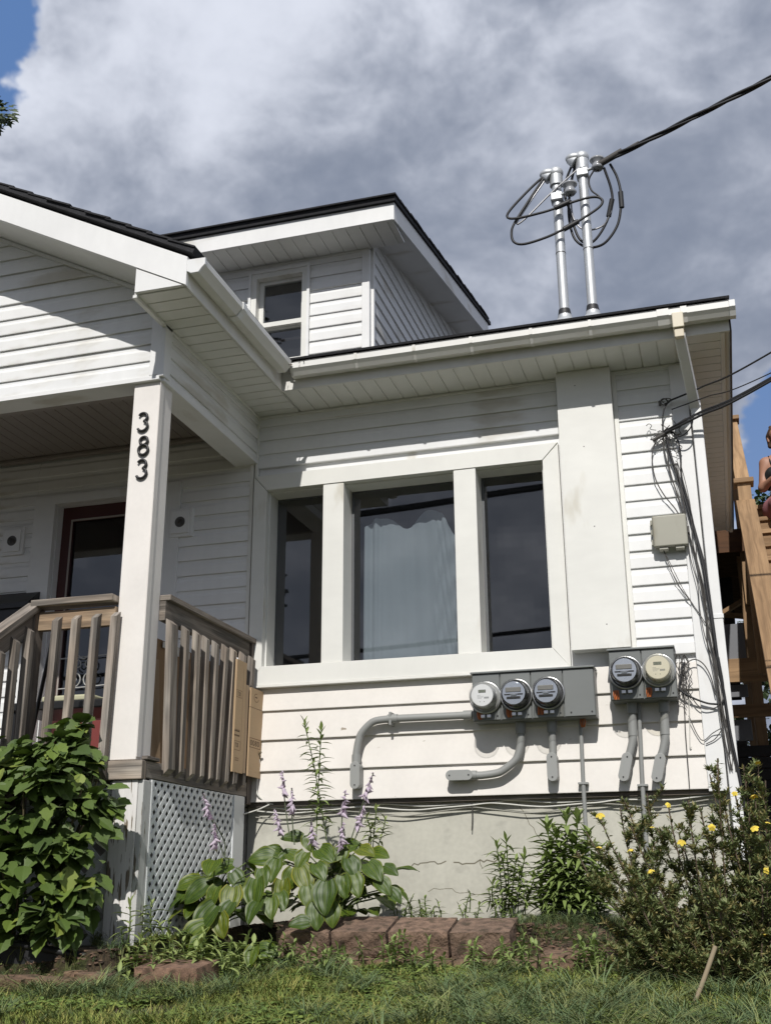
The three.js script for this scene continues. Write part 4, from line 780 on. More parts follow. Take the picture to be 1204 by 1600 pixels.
for (const [a, b, label] of [[[-0.70, 5.752, 0.11], [-0.61, 5.787, 0.10], 'black sleeve splice on the upper lead in front of the left mast'], [[-0.655, 5.592, 0.1], [-0.56, 5.64, 0.09], 'black sleeve splice on the lower lead in front of the left mast'], [[-0.287, 5.72, 0.04], [-0.286, 5.83, 0.05], 'black sleeve splice on the outermost right lead'], [[-0.375, 5.69, 0.01], [-0.343, 5.80, 0.03], 'black sleeve splice on the inner right lead']])
  single('cable_splice', rod(a, b, 0.0165, 0.0165, 12), M.blackRubber, label, 'cable splice', undefined, undefined, 'sleeve splices at the masts');
// service drop: three twisted conductors rising to the right
{
  const A = V(-0.405, 6.04, 0.09), B = V(0.665, 6.22, 0.38), dir = B.clone().sub(A), P = V(0, 0, 0);
  const at = (t) => P.copy(A).addScaledVector(dir, t).add(V(0, 0.03 * t * (t - 1), 0)).clone();
  for (let k = 0; k < 3; k++) {
    const pts = []; for (let i = 0; i <= 240; i++) { const t = Math.pow(i / 240, 1.6) * 11, p = at(t), w = t * 9 + k * 2.094; pts.push([p.x, p.y + Math.cos(w) * 0.011, p.z + Math.sin(w) * 0.011]); }
    cable(['uppermost strand of the twisted service drop running to the right edge', 'middle strand of the twisted service drop running to the right edge', 'bare messenger strand of the twisted service drop to the right edge'][k], pts, k === 2 ? 0.007 : 0.0095, cableMat, 'strands of the service drop', 480);
  }
  single('cable_clamp', merge([rod([-0.44, 6.02, 0.085], [-0.25, 6.075, 0.13], 0.021, 0.021, 10), rod([-0.27, 6.06, 0.125], [-0.14, 6.095, 0.155], 0.014, 0.014, 8)]), M.greyWire, 'taped clamp where the service drop meets the taller mast', 'cable clamp');
}
// telephone and cable lines at the corner
{
  const G = 'communication lines leaving to the right';
  const out = (label, a, mid, b, r, mat) => { const A = V(...a), B = V(...b), d = B.clone().sub(V(...mid)); const e = B.clone().addScaledVector(d, 14); e.y += 0.9; cable(label, [a, mid, b, [lerp(b[0], e.x, 0.3), lerp(b[1], e.y, 0.26), lerp(b[2], e.z, 0.3)], e.toArray()], r, mat ?? M.blackRubber, G, 200); };
  out('highest black line leaving the wall bracket under the eave', [-0.115, 4.345, 0.05], [0.08, 4.37, 0.14], [0.465, 4.455, 0.30], 0.0055);
  out('thin second line below the highest one, leaving the wall', [-0.10, 4.29, 0.05], [0.10, 4.305, 0.14], [0.455, 4.345, 0.27], 0.0035);
  out('thick black line of the lower bundle, upper strand', [-0.16, 4.15, 0.06], [0.06, 4.215, 0.14], [0.45, 4.315, 0.27], 0.0065);
  out('thick black line of the lower bundle, lower strand', [-0.17, 4.135, 0.06], [0.06, 4.19, 0.15], [0.445, 4.295, 0.27], 0.0075);
  out('thin black line of the lower bundle between thicker strands', [-0.15, 4.16, 0.06], [0.05, 4.20, 0.15], [0.447, 4.305, 0.275], 0.0035);
  const W = 'leads running down the house corner', P = (l) => l;
  const down = (label, pts, r, mat = M.blackRubber) => cable(label, pts, r, mat, W, 90);
  down('curved black lead from the eave bracket down to the bundle', [[-0.10, 4.35, 0.05], [-0.135, 4.31, 0.06], [-0.155, 4.24, 0.06], [-0.16, 4.16, 0.06]], 0.0045);
  down('thick black lead running down past the phone box to the soil', [[-0.15, 4.145, 0.05], [-0.13, 4.0, 0.045], [-0.10, 3.86, 0.045], [-0.07, 3.70, 0.05], [-0.045, 3.55, 0.05], [-0.015, 3.36, 0.05], [-0.005, 3.2, 0.055], [0.005, 3.0, 0.065], [0.015, 2.8, 0.066], [0.03, 2.6, 0.066], [0.04, 2.4, 0.066], [0.06, 2.2, 0.06], [0.075, 2.0, 0.05]], 0.0075);
  down('black lead curving outward then down along the corner board', [[-0.125, 4.17, 0.06], [-0.085, 4.10, 0.06], [-0.075, 4.0, 0.05], [-0.08, 3.86, 0.05], [-0.055, 3.66, 0.05], [-0.03, 3.5, 0.05], [0.0, 3.3, 0.05], [0.012, 3.0, 0.066], [0.02, 2.75, 0.066], [0.035, 2.5, 0.068], [0.045, 2.3, 0.068]], 0.005);
  down('thin lead bowing left around the strip of siding', [[-0.20, 4.12, 0.05], [-0.235, 4.02, 0.045], [-0.23, 3.88, 0.045], [-0.19, 3.77, 0.045], [-0.13, 3.67, 0.045], [-0.095, 3.58, 0.05]], 0.0035, M.greyWire);
  down('grey lead beside the thick black lead, upper corner', [[-0.165, 4.12, 0.045], [-0.16, 4.0, 0.04], [-0.135, 3.86, 0.04], [-0.105, 3.72, 0.045], [-0.085, 3.6, 0.05], [-0.06, 3.45, 0.05], [-0.03, 3.25, 0.05], [-0.02, 3.0, 0.045], [-0.005, 2.8, 0.06], [0.01, 2.55, 0.066], [0.03, 2.3, 0.066]], 0.004, M.greyWire);
  down('thin grey lead wandering along the corner board', [[-0.14, 4.13, 0.05], [-0.145, 3.95, 0.04], [-0.12, 3.78, 0.04], [-0.09, 3.62, 0.045], [-0.02, 3.2, 0.05], [-0.03, 2.9, 0.04], [-0.01, 2.7, 0.06], [0.0, 2.45, 0.066], [0.02, 2.2, 0.066]], 0.003, M.greyWire);
  down('black lead hanging in a wide loop beside the corner meter box', [[-0.165, 2.78, 0.05], [-0.19, 2.70, 0.05], [-0.20, 2.645, 0.055], [-0.165, 2.61, 0.055], [-0.10, 2.575, 0.05], [-0.04, 2.555, 0.05], [0.02, 2.56, 0.066], [0.03, 2.65, 0.07], [0.02, 2.8, 0.07]], 0.0055);
  down('thin lead looping under the wide loop by the corner', [[-0.15, 2.62, 0.045], [-0.115, 2.555, 0.045], [-0.075, 2.53, 0.045], [-0.02, 2.535, 0.045], [0.015, 2.56, 0.066]], 0.003, M.greyWire);
  down('thin lead arching over right of the corner meter box', [[-0.165, 2.76, 0.05], [-0.14, 2.79, 0.05], [-0.10, 2.80, 0.05], [-0.06, 2.77, 0.05], [-0.03, 2.70, 0.05], [-0.015, 2.6, 0.05]], 0.0032, M.greyWire);
  down('pale thin lead hanging straight down right of the corner conduits', [[-0.17, 2.75, 0.045], [-0.18, 2.6, 0.04], [-0.185, 2.5, 0.035], [-0.19, 2.4, 0.03], [-0.193, 2.2, 0.03], [-0.195, 2.12, 0.03]], 0.0028, M.greyWire);
  down('thin lead ending in a hook below the second board line', [[-0.155, 2.62, 0.045], [-0.16, 2.5, 0.035], [-0.17, 2.38, 0.03], [-0.172, 2.33, 0.03], [-0.165, 2.335, 0.03]], 0.0025, M.whiteWire);
  down('pair wire dropping from the phone box to the corner', [[-0.22, 3.44, 0.05], [-0.19, 3.33, 0.04], [-0.16, 3.24, 0.035], [-0.11, 3.15, 0.035], [-0.07, 3.08, 0.035], [-0.03, 3.0, 0.04]], 0.0025, M.greyWire);
  down('second pair wire dropping from the phone box', [[-0.22, 3.44, 0.05], [-0.175, 3.32, 0.04], [-0.13, 3.2, 0.035], [-0.085, 3.11, 0.035]], 0.002, M.greyWire);
  down('thin lead sagging sideways low on the corner board', [[-0.165, 2.5, 0.035], [-0.13, 2.40, 0.03], [-0.10, 2.365, 0.035], [-0.05, 2.40, 0.04], [0.0, 2.42, 0.06], [-0.04, 2.37, 0.04], [-0.09, 2.345, 0.035]], 0.0025, M.greyWire);
  down('looped black lead hanging under the eave lines', [[0.02, 4.21, 0.13], [0.0, 4.14, 0.12], [-0.05, 4.10, 0.10], [-0.10, 4.11, 0.07], [-0.12, 4.15, 0.06]], 0.004);
  // tangle of tie wire at the anchor
  const tw = []; for (let i = 0; i < 14; i++) { const p = []; let x = rr(-0.20, -0.08), y = rr(4.08, 4.18); for (let k = 0; k < 6; k++) { p.push([x, y, rr(0.035, 0.075)]); x += rr(-0.035, 0.035); y += rr(-0.03, 0.03); } tw.push(tube(p, 0.0022, 30, 5)); }
  single('wire_tangle', merge(tw), M.greyWire, 'tangled thin tie wires at the corner anchor below the eave', 'wire tangle');
  const tw2 = []; for (let i = 0; i < 12; i++) { const p = []; let x = rr(-0.20, -0.15), y = 2.83; for (let k = 0; k < 8; k++) { p.push([x, y, rr(0.028, 0.06)]); x += rr(-0.022, 0.022); y -= rr(0.01, 0.06); } tw2.push(tube(p, 0.002, 30, 5)); }
  single('wire_tangle', merge(tw2), M.greyWire, 'tangle of thin wires hanging beside the corner meter box', 'wire tangle');
  const tw3 = []; for (let i = 0; i < 5; i++) { const p = []; let x = rr(-0.06, 0.0), o = rr(-0.02, 0.03); for (let k = 0; k <= 12; k++) { const q = k / 12; p.push([lerp(-0.11, 0.03, Math.pow(q, 0.8)) + o + Math.sin(q * rr(5, 11) + i) * 0.014, lerp(3.95, 2.2, q), 0.052 + rr(0, 0.018)]); } tw3.push(tube(p, rr(0.0018, 0.003), 70, 5)); }
  single('wire_bundle', merge(tw3), M.greyWire, 'loose bundle of thin grey wires hanging along the corner board', 'wire bundle');
  const hk = thing('wall_hook', 'small iron hook and bracket under the eave holding the top line', 'wall hook', [-0.16, 4.34, 0.03]);
  part(hk, 'eye', (() => { const g = new THREE.TorusGeometry(0.02, 0.004, 8, 18); g.translate(-0.14, 4.345, 0.05); return g; })(), M.greyWire); part(hk, 'bolt', rod([-0.165, 4.345, 0.0], [-0.165, 4.345, 0.06], 0.008), M.greyWire); part(hk, 'wire_wrap', tube([[-0.165, 4.345, 0.055], [-0.13, 4.36, 0.06], [-0.10, 4.352, 0.06], [-0.13, 4.33, 0.06], [-0.15, 4.34, 0.06]], 0.003, 30, 5), M.greyWire);
  const an = thing('line_anchor', 'iron bar anchor clamping the bundle of lines to the siding', 'line anchor', [-0.15, 4.15, 0.05]);
  part(an, 'bar', rod([-0.225, 4.105, 0.055], [-0.05, 4.185, 0.075], 0.011), M.greyWire); part(an, 'bracket', box(-0.10, -0.088, 4.14, 4.26, 0.024, 0.04, 1, 0.003), M.vinyl); part(an, 'clamp', rod([-0.09, 4.165, 0.07], [-0.02, 4.20, 0.085], 0.014), M.greyWire);
}
{ // phone junction box
  const t = thing('phone_box', 'tan plastic telephone junction box on the narrow siding strip', 'junction box', [-0.178, 3.44, 0.05]);
  part(t, 'body', box(-0.262, -0.085, 3.452, 3.625, 0.016, 0.06, 1, 0.006), M.tan);
  part(t, 'lid', box(-0.268, -0.078, 3.446, 3.632, 0.0605, 0.088, 1, 0.01), M.tan);
  for (const y of [3.47, 3.53, 3.59]) part(t, 'hinge', box(-0.28, -0.2685, y, y + 0.03, 0.02, 0.05, 1, 0.003), M.tan);
  for (const x of [-0.24, -0.15]) part(t, 'cable_entry', box(x, x + 0.05, 3.432, 3.4515, 0.02, 0.075, 1, 0.004), std([0.45, 0.44, 0.38]));
  part(t, 'latch', box(-0.0775, -0.066, 3.52, 3.56, 0.05, 0.07, 1, 0.003), M.greyWire);
}
{ // pale wires along the foundation under the siding
  const G = 'pale wires strung along the foundation';
  const run = (label, y, amp, off, z, mat = M.whiteWire, r = 0.0042) => { const p = []; for (let i = 0; i <= 26; i++) { const x = -2.70 + i * 0.101, sag = Math.abs(Math.sin((i + off) * 0.42)) * amp; p.push([x, y - sag + Math.sin(i * 1.7 + off) * 0.003 + smooth(-0.5, -0.1, x) * 0.03, z]); } cable(label, p, r, mat, G, 160); };
  run('upper pale wire running along the foundation just under the boards', 2.088, 0.018, 0, -0.03);
  run('second pale wire along the foundation, sagging slightly', 2.078, 0.028, 1.2, -0.022);
  run('lowest sagging grey wire along the foundation', 2.062, 0.042, 2.2, -0.03, std([0.30, 0.29, 0.25]), 0.0036);
  cable('white coaxial wire curling down at the left of the foundation', [[-2.66, 2.36, 0.03], [-2.665, 2.30, 0.03], [-2.672, 2.2, 0.03], [-2.66, 2.15, 0.03], [-2.61, 2.11, 0.0], [-2.52, 2.095, -0.02], [-2.3, 2.09, -0.025]], 0.005, M.whiteWire, G, 60);
  cable('white wire slanting from the foundation corner to the lattice post', [[-2.60, 2.10, 0.0], [-2.66, 2.07, 0.03], [-2.71, 2.04, 0.12]], 0.004, M.whiteWire, G, 30);
  cable('short dark wire end dangling below the foundation wires', [[-1.385, 2.08, -0.02], [-1.388, 2.0, -0.03], [-1.395, 1.93, -0.04]], 0.003, M.greyWire, G, 20);
  single('wall_stub', merge([rod([-2.66, 2.36, 0.02], [-2.66, 2.40, 0.05], 0.008), rod([-2.675, 2.385, 0.04], [-2.64, 2.40, 0.055], 0.007)]), std([0.16, 0.13, 0.08]), 'brown connector stub at the top of the white coaxial wire', 'connector');
}
// street power lines behind the viewer, mirrored in the panes
{
  const G = 'street power lines';
  for (const [y, k, z, label] of [[7.60, 0, 10, 'upper street line mirrored high in the window panes'], [7.72, 1, 10.2, 'second upper street line mirrored in the window panes'], [5.34, 2, 10, 'lower street line mirrored low in the window panes']])
    cable(label, [[-30, y - 0.5 - k * 0.1, z], [-14, y - 0.35, z], [-5.4, y - 0.11, z], [-3.2, y, z], [-2, y + 0.06, z], [6, y + 0.6, z], [20, y + 1.7, z]], 0.035, M.blackRubber, G, 80);
}
const PL = {"hostaMain":[[-2.391,1.781,0.62,185,0.163],[-2.282,1.791,0.55,200,0.107],[-2.198,1.779,0.6,-30,0.119],[-2.301,1.715,0.66,-100,0.147],[-2.078,1.668,0.78,-60,0.17],[-2.176,1.663,0.74,-110,0.137],[-2.01,1.791,0.66,-25,0.158],[-1.936,1.58,0.88,-80,0.192],[-2.031,1.58,0.84,-70,0.141],[-1.854,1.63,0.84,-75,0.133],[-1.831,1.718,0.76,-50,0.141],[-1.795,1.636,0.82,-60,0.139],[-1.733,1.705,0.72,-40,0.155],[-1.812,1.805,0.6,-20,0.131],[-1.773,1.792,0.5,-10,0.147],[-1.925,1.836,0.5,20,0.141],[-2.283,1.89,0.45,170,0.137],[-2.161,1.853,0.5,-60,0.114],[-2.004,1.705,0.76,-40,0.129],[-2.055,1.466,0.92,190,0.119],[-1.906,1.5,0.86,-70,0.139],[-1.978,1.495,0.88,-85,0.153],[-2.201,1.605,0.78,-95,0.15],[-1.957,1.776,0.6,-90,0.139],[-1.68,1.632,0.72,-45,0.127],[-1.627,1.587,0.7,-40,0.107],[-2.161,1.762,0.62,-110,0.126],[-2.372,1.817,0.5,150,0.123],[-1.697,1.711,0.55,-20,0.117]],"hostaLeft":[[-2.557,1.723,0.75,200,0.162],[-2.599,1.607,0.95,215,0.171],[-2.675,1.651,0.9,190,0.152],[-2.69,1.583,0.92,235,0.131],[-2.381,1.571,1.0,-80,0.167],[-2.486,1.583,0.98,-105,0.135],[-2.265,1.6,0.98,-95,0.18],[-2.252,1.521,1.02,-105,0.145],[-2.176,1.535,0.98,-85,0.126],[-2.152,1.566,0.9,-60,0.12],[-2.473,1.485,1.1,238,0.199],[-2.512,1.411,1.15,225,0.191],[-2.462,1.371,1.2,-130,0.13],[-2.381,1.456,1.1,-80,0.138],[-2.115,1.334,1.35,-95,0.112],[-2.053,1.357,1.3,-10,0.125],[-2.432,1.668,0.8,-50,0.124],[-2.58,1.654,0.8,170,0.119],[-2.271,1.682,0.85,-70,0.122],[-2.383,1.519,1.05,-120,0.133]],"stalks":[[[-2.277,2.222,0.62],[-2.236,1.892,0.6]],[[-2.22,2.13,0.62],[-2.206,1.843,0.6]],[[-2.312,2.024,0.62],[-2.268,1.87,0.6]],[[-2.108,1.97,0.62],[-2.091,1.794,0.6]],[[-1.918,2.111,0.62],[-1.948,1.855,0.6]],[[-1.767,2.195,0.62],[-1.895,1.864,0.6]],[[-1.812,2.044,0.62],[-1.878,1.854,0.6]],[[-1.934,1.95,0.62],[-1.94,1.823,0.6]]],"stalksLeft":[[[-2.623,2.098,0.85],[-2.507,1.762,0.8]],[[-2.527,1.948,0.9],[-2.513,1.747,0.8]]],"weedTall":[[[-2.203,2.501,0.5],[-2.064,1.871,0.5]],[[-2.101,2.451,0.5],[-2.122,1.862,0.5]]],"weedSide":[[[-1.811,2.034,0.42],[-1.833,1.811,0.42]],[[-1.869,1.992,0.42],[-1.847,1.811,0.42]],[[-1.761,1.973,0.42],[-1.812,1.811,0.42]]],"weedMid":[[[-1.191,1.844,0.3],[-1.172,1.484,0.3]],[[-1.139,1.869,0.3],[-1.138,1.484,0.3]],[[-1.042,1.778,0.3],[-1.095,1.484,0.3]],[[-1.09,1.756,0.3],[-1.122,1.484,0.3]],[[-0.997,1.676,0.3],[-1.072,1.484,0.3]],[[-1.167,1.773,0.3],[-1.162,1.484,0.3]],[[-1.072,1.708,0.3],[-1.112,1.484,0.3]],[[-1.024,1.598,0.3],[-1.056,1.484,0.3]],[[-1.216,1.646,0.3],[-1.195,1.484,0.3]]],"weedBig":[[[-0.921,1.928,0.32],[-0.896,1.475,0.32]],[[-0.812,1.98,0.32],[-0.851,1.46,0.32]],[[-0.756,1.972,0.32],[-0.81,1.46,0.32]],[[-0.702,1.892,0.32],[-0.778,1.46,0.32]],[[-0.66,1.797,0.32],[-0.746,1.46,0.32]],[[-0.961,1.66,0.32],[-0.922,1.475,0.32]],[[-0.873,1.895,0.32],[-0.871,1.46,0.32]],[[-0.741,1.798,0.32],[-0.794,1.46,0.32]],[[-0.903,1.832,0.32],[-0.89,1.46,0.32]],[[-0.792,1.862,0.32],[-0.826,1.46,0.32]],[[-0.685,1.75,0.32],[-0.755,1.46,0.32]],[[-0.939,1.769,0.32],[-0.909,1.466,0.32]],[[-0.652,1.673,0.32],[-0.714,1.46,0.32]],[[-0.859,1.737,0.32],[-0.858,1.46,0.32]],[[-0.641,1.596,0.32],[-0.698,1.46,0.32]],[[-0.975,1.582,0.32],[-0.949,1.46,0.32]]],"weedSmall":[[[-1.347,1.609,0.28],[-1.35,1.505,0.28]],[[-1.248,1.615,0.28],[-1.259,1.505,0.28]],[[-1.341,1.6,0.28],[-1.367,1.505,0.28]],[[-1.956,1.652,0.28],[-1.956,1.506,0.28]],[[-1.723,1.618,0.28],[-1.742,1.49,0.28]],[[-1.653,1.585,0.28],[-1.672,1.496,0.28]]],"shrubTips":[[-0.584,1.93,0.868],[-0.603,1.795,0.802],[-0.46,1.999,0.948],[-0.493,1.974,0.827],[-0.368,2.038,0.783],[-0.267,1.971,0.951],[-0.167,1.973,1.209],[-0.125,1.949,1.15],[-0.031,2.152,1.133],[-0.074,2.109,0.861],[0.027,2.014,1.018],[0.077,2.145,0.888],[0.143,2.156,0.836],[0.164,1.908,0.803],[-0.654,1.866,0.857],[-0.493,1.766,1.214],[-0.6,1.689,1.164],[-0.55,1.636,1.153],[-0.423,1.875,1.15],[-0.332,1.88,0.847],[-0.231,1.855,0.905],[-0.084,1.864,1.063],[-0.023,1.962,1.116],[0.106,1.981,1.177],[0.133,1.758,1.19],[-0.378,1.685,0.793],[-0.48,1.583,1.053],[-0.528,1.452,1.086],[-0.457,1.397,1.003],[-0.315,1.581,0.839],[-0.158,1.714,0.987],[0.019,1.856,0.795],[-0.403,1.532,1.217],[-0.332,1.455,1.183],[0.073,1.606,1.024],[-0.063,1.58,0.9],[-0.525,1.329,1.204],[-0.48,1.244,1.036],[0.156,2.045,1.191],[0.078,1.916,1.174],[-0.218,1.796,1.004],[0.123,1.476,0.957],[0.255,1.839,1.049],[0.286,1.631,0.966],[0.312,2.015,0.831],[0.322,1.475,0.903],[-0.666,1.771,1.156],[-0.327,1.308,0.772],[-0.169,1.363,0.773],[-0.001,1.402,1.063],[-0.178,1.527,0.89],[-0.049,1.472,1.14],[0.347,1.637,1.189],[-0.342,1.371,1.093],[-0.215,1.305,1.124],[-0.057,1.202,0.971],[-0.417,1.621,1.436],[0.033,1.614,1.132],[-0.366,1.474,0.93],[0.054,1.253,1.568],[0.089,1.167,0.913],[-0.266,1.2,1.443],[-0.173,1.205,1.334],[0.201,1.578,1.034],[-0.105,1.677,1.167],[0.326,1.554,0.907],[-0.427,1.656,1.449],[-0.19,1.582,0.968],[0.327,1.499,1.046],[-0.446,1.736,1.018],[0.094,1.67,0.929],[-0.066,1.607,1.598],[-0.38,1.445,1.442],[-0.18,1.172,1.234],[-0.306,1.505,0.926],[-0.122,1.607,1.523],[0.202,1.45,0.922],[-0.279,1.613,1.046],[-0.335,1.221,0.999],[-0.469,1.206,1.296],[0.305,1.519,1.531],[0.029,1.3,1.421],[-0.061,1.706,1.048],[0.185,1.251,1.547],[-0.212,1.374,1.46],[0.019,1.277,1.27],[0.038,1.342,1.088],[0.245,1.175,0.952],[0.262,1.206,1.368],[-0.502,1.2,0.989],[0.304,1.348,0.942],[-0.358,1.378,1.298],[0.098,1.197,1.053],[-0.548,1.179,0.909],[0.242,1.681,1.467],[0.126,1.244,1.285],[0.242,1.633,1.37],[-0.23,1.241,1.442],[-0.109,1.432,0.918],[-0.474,1.399,1.242],[0.219,1.386,0.997],[-0.205,1.301,1.266],[-0.481,1.271,1.479],[-0.434,1.428,1.167],[0.174,1.568,1.064],[-0.122,1.164,0.967],[-0.384,1.396,1.52],[-0.061,1.502,1.5],[0.166,1.709,1.517],[-0.306,1.577,1.486],[-0.165,1.268,1.017],[0.258,1.651,1.005],[-0.073,1.554,1.279],[0.249,1.32,0.904],[-0.237,1.43,1.241],[0.104,1.459,0.953],[-0.313,1.245,1.15],[0.105,1.187,1.339],[0.061,1.389,1.119],[0.242,1.484,1.538],[-0.248,1.255,1.451]],"shrubFlowers":[[-0.539,1.911,1.28],[-0.551,1.778,1.28],[-0.251,1.949,1.28],[0.025,1.988,1.28],[0.101,1.971,1.28],[0.131,2.111,1.28],[-0.081,1.853,1.28],[0.09,1.845,1.28],[0.143,1.866,1.28],[-0.344,1.677,1.28],[0.12,1.68,1.28],[-0.209,1.794,1.28],[0.087,1.43,1.28],[-0.325,1.858,1.28],[-0.42,1.763,1.28]]};
// ------------------------------------------------------------------ stones, blocks, edging
function roughBlock(w, h, d, seed, front = 0.014) {
  const g = new THREE.BoxGeometry(w, h, d, 12, 6, 8), p = g.attributes.position;
  for (let i = 0; i < p.count; i++) {
    let x = p.getX(i), y = p.getY(i), z = p.getZ(i);
    const ex = Math.abs(x) / (w / 2), ey = Math.abs(y) / (h / 2), ez = Math.abs(z) / (d / 2);
    const edge = (ex > 0.98) + (ey > 0.98) + (ez > 0.98); const k = edge > 1 ? -0.0035 : 0;
    const n = fbm(x * 16 + seed, y * 16, z * 16, 4);
    if (ez > 0.98 && z > 0) z += n * front * 2.2 + k; else z += Math.sign(z) * k;
    y += (ey > 0.98 ? n * 0.004 : 0) + Math.sign(y) * k * 0.7; x += (ex > 0.98 ? n * 0.004 : 0) + Math.sign(x) * k * 0.7;
    p.setXYZ(i, x, y, z);
  }
  g.computeVertexNormals(); return uvm(g, 1, seed, seed * 0.7);
}
const blockMats = [[0.72, 0.70, 0.69], [0.64, 0.62, 0.61], [0.76, 0.73, 0.72], [0.68, 0.67, 0.67]].map((c) => std(c, { map: blockTex, roughness: 0.95, bumpMap: noiseBump, bumpScale: 0.006 }));
const GB = 'reddish retaining blocks in front of the hosta bed';
[[-2.19, -1.915, 'leftmost reddish retaining block, half covered by hosta leaves'], [-1.905, -1.628, 'second reddish retaining block from the hosta side'], [-1.618, -1.327, 'third reddish retaining block, between two straight joints'], [-1.317, -1.03, 'rightmost reddish retaining block with one pale chip on top']].forEach(([a, b, label], i) => {
  single('retaining_block', roughBlock(b - a, 0.125, 0.25, 3 + i * 5), blockMats[i], label, 'block', [(a + b) / 2, 1.398 + rr(-0.003, 0.003), 0.745], [0.255 + rr(-0.02, 0.02), rr(-0.02, 0.02), rr(-0.012, 0.012)], GB);
});
[[-2.07, -1.69], [-1.68, -1.30], [-1.29, -0.90], [-0.89, -0.56]].forEach(([a, b], i) => single('edging_stone', roughBlock(b - a, 0.09, 0.24, 31 + i * 3, 0.006), std([0.72, 0.68, 0.63], { map: blockTex, roughness: 0.95 }), ['low flat edging stone under the left retaining blocks', 'low flat edging stone under the middle retaining blocks', 'low flat edging stone under the rightmost retaining block', 'low flat edging stone beside the bare soil patch'][i], 'edging stone', [(a + b) / 2, 1.268 + (i > 2 ? 0.03 : 0), 0.80], [0.08, rr(-0.03, 0.03), 0], 'flat edging stones in the grass'));
single('paver_slab', roughBlock(0.30, 0.10, 0.20, 71, 0.008), std([0.74, 0.66, 0.62], { map: blockTex, roughness: 0.95 }), 'tilted reddish paver lying in the grass below the lattice', 'paver', [-2.31, 1.275, 1.68], [0.12, -0.05, 0.01]);
[[-3.04, 1.235, 1.93, 0.34, 0.08], [-2.76, 1.240, 1.90, 0.22, 0.07], [-2.60, 1.262, 1.86, 0.15, 0.06], [-2.72, 1.275, 1.80, 0.09, 0.045], [-2.52, 1.32, 1.56, 0.14, 0.05]].forEach(([x, y, z, w, h], i) => single('garden_stone', roughBlock(w, h, w * 0.6, 91 + i * 7, 0.02), std([0.66, 0.61, 0.55], { map: blockTex, roughness: 0.95 }), ['largest flat stone at the left edge of the grass', 'flat mid sized stone beside the largest one', 'small stone nearest the white pedestal', 'pebble sized stone on top of the flat stones', 'thin broken stone chip at the foot of the pedestal'][i], 'stone', [x, y, z], [0.05, rr(-0.4, 0.4), rr(-0.1, 0.1)], 'stones at the left of the grass'));
{
  const t = thing('garden_edging', 'rolled black plastic garden edging at the foot of the left shrub', 'edging', [-3.0, 1.35, 1.62]);
  part(t, 'rounded_lip', tube([[-3.6, 1.41, 1.70], [-3.24, 1.40, 1.71], [-3.04, 1.39, 1.71], [-2.90, 1.37, 1.70], [-2.76, 1.345, 1.66]], 0.016, 40, 10), M.blackRubber);
  const g = []; const pts = [[-3.6, 1.41, 1.70], [-3.24, 1.40, 1.71], [-3.04, 1.39, 1.71], [-2.90, 1.37, 1.70], [-2.76, 1.345, 1.66]]; for (let i = 0; i < 4; i++) g.push(beam([pts[i][0], pts[i][1] - 0.045, pts[i][2]], [pts[i + 1][0], pts[i + 1][1] - 0.045, pts[i + 1][2]], 0.006, 0.08, [0, 1, 0], 0.001)); part(t, 'strip', merge(g), M.blackRubber);
}
single('dead_stick', tube([[-0.28, 1.02, 1.92], [-0.22, 1.16, 1.9], [-0.15, 1.30, 1.89], [-0.097, 1.415, 1.88]], 0.0085, 30, 7), std([0.30, 0.24, 0.16], { roughness: 0.9 }), 'bare pale stick poking up in front of the flowering shrub', 'stick');

// ------------------------------------------------------------------ leaves
const leafMat = (c, o = {}) => phys(c, { roughness: 0.62, transmission: 0.16, thickness: 0, side: THREE.DoubleSide, ...o });
const hostaTex = tex(128, 256, (u, v) => { const k = Math.abs(u - 0.5) * 2, rib = Math.pow(Math.abs(Math.sin(u * Math.PI * 10)), 4), mid = smooth(0.05, 0.0, k), margin = smooth(0.80 + 0.1 * fbm(v * 9, u * 3, 2, 3), 0.97, k); const n = fbm(u * 6, v * 9, 3, 4) * 0.2 + 0.85; const r = 0.33 * n + rib * 0.19 + mid * 0.22, g = 0.46 * n + rib * 0.15 + mid * 0.16, b = 0.16 * n + rib * 0.04; return [lerp(r, 0.66, margin * 0.55), lerp(g, 0.65, margin * 0.55), lerp(b, 0.28, margin * 0.55)]; });
function hostaLeaf(seed) {
  const nu = 14, nv = 18, pos = [], uv = [], idx = [];
  for (let j = 0; j <= nv; j++) for (let i = 0; i <= nu; i++) {
    const v = j / nv, u = i / nu * 2 - 1; const w = 0.44 * Math.pow(Math.sin(Math.PI * Math.pow(0.07 + 0.93 * v, 0.72)), 0.72) * (1 - 0.1 * v) + 0.002;
    const lobe = v < 0.12 ? -0.10 * (1 - v / 0.12) * Math.abs(u) : 0;
    const x = u * w, z = v + lobe * (0.6 + 0.4 * Math.abs(u));
    const y = 0.16 * Math.abs(u) * w * 1.1 - 0.26 * v * v + 0.10 * v + 0.016 * Math.cos(u * Math.PI * 10) * w * 2 + 0.018 * Math.sin(v * 9 + seed + u * 2) * Math.abs(u) + fbm(u * 1.5, v * 2, seed, 2) * 0.06;
    pos.push(x, y, z); uv.push(i / nu, v);
  }
  for (let j = 0; j < nv; j++) for (let i = 0; i < nu; i++) { const a = j * (nu + 1) + i; idx.push(a, a + nu + 1, a + 1, a + 1, a + nu + 1, a + nu + 2); }
  const g = new THREE.BufferGeometry(); g.setAttribute('position', new THREE.Float32BufferAttribute(pos, 3)); g.setAttribute('uv', new THREE.Float32BufferAttribute(uv, 2)); g.setIndex(idx); g.computeVertexNormals(); return g;
}
const hostaGeos = [1, 2.3, 4.1, 6.7].map(hostaLeaf);
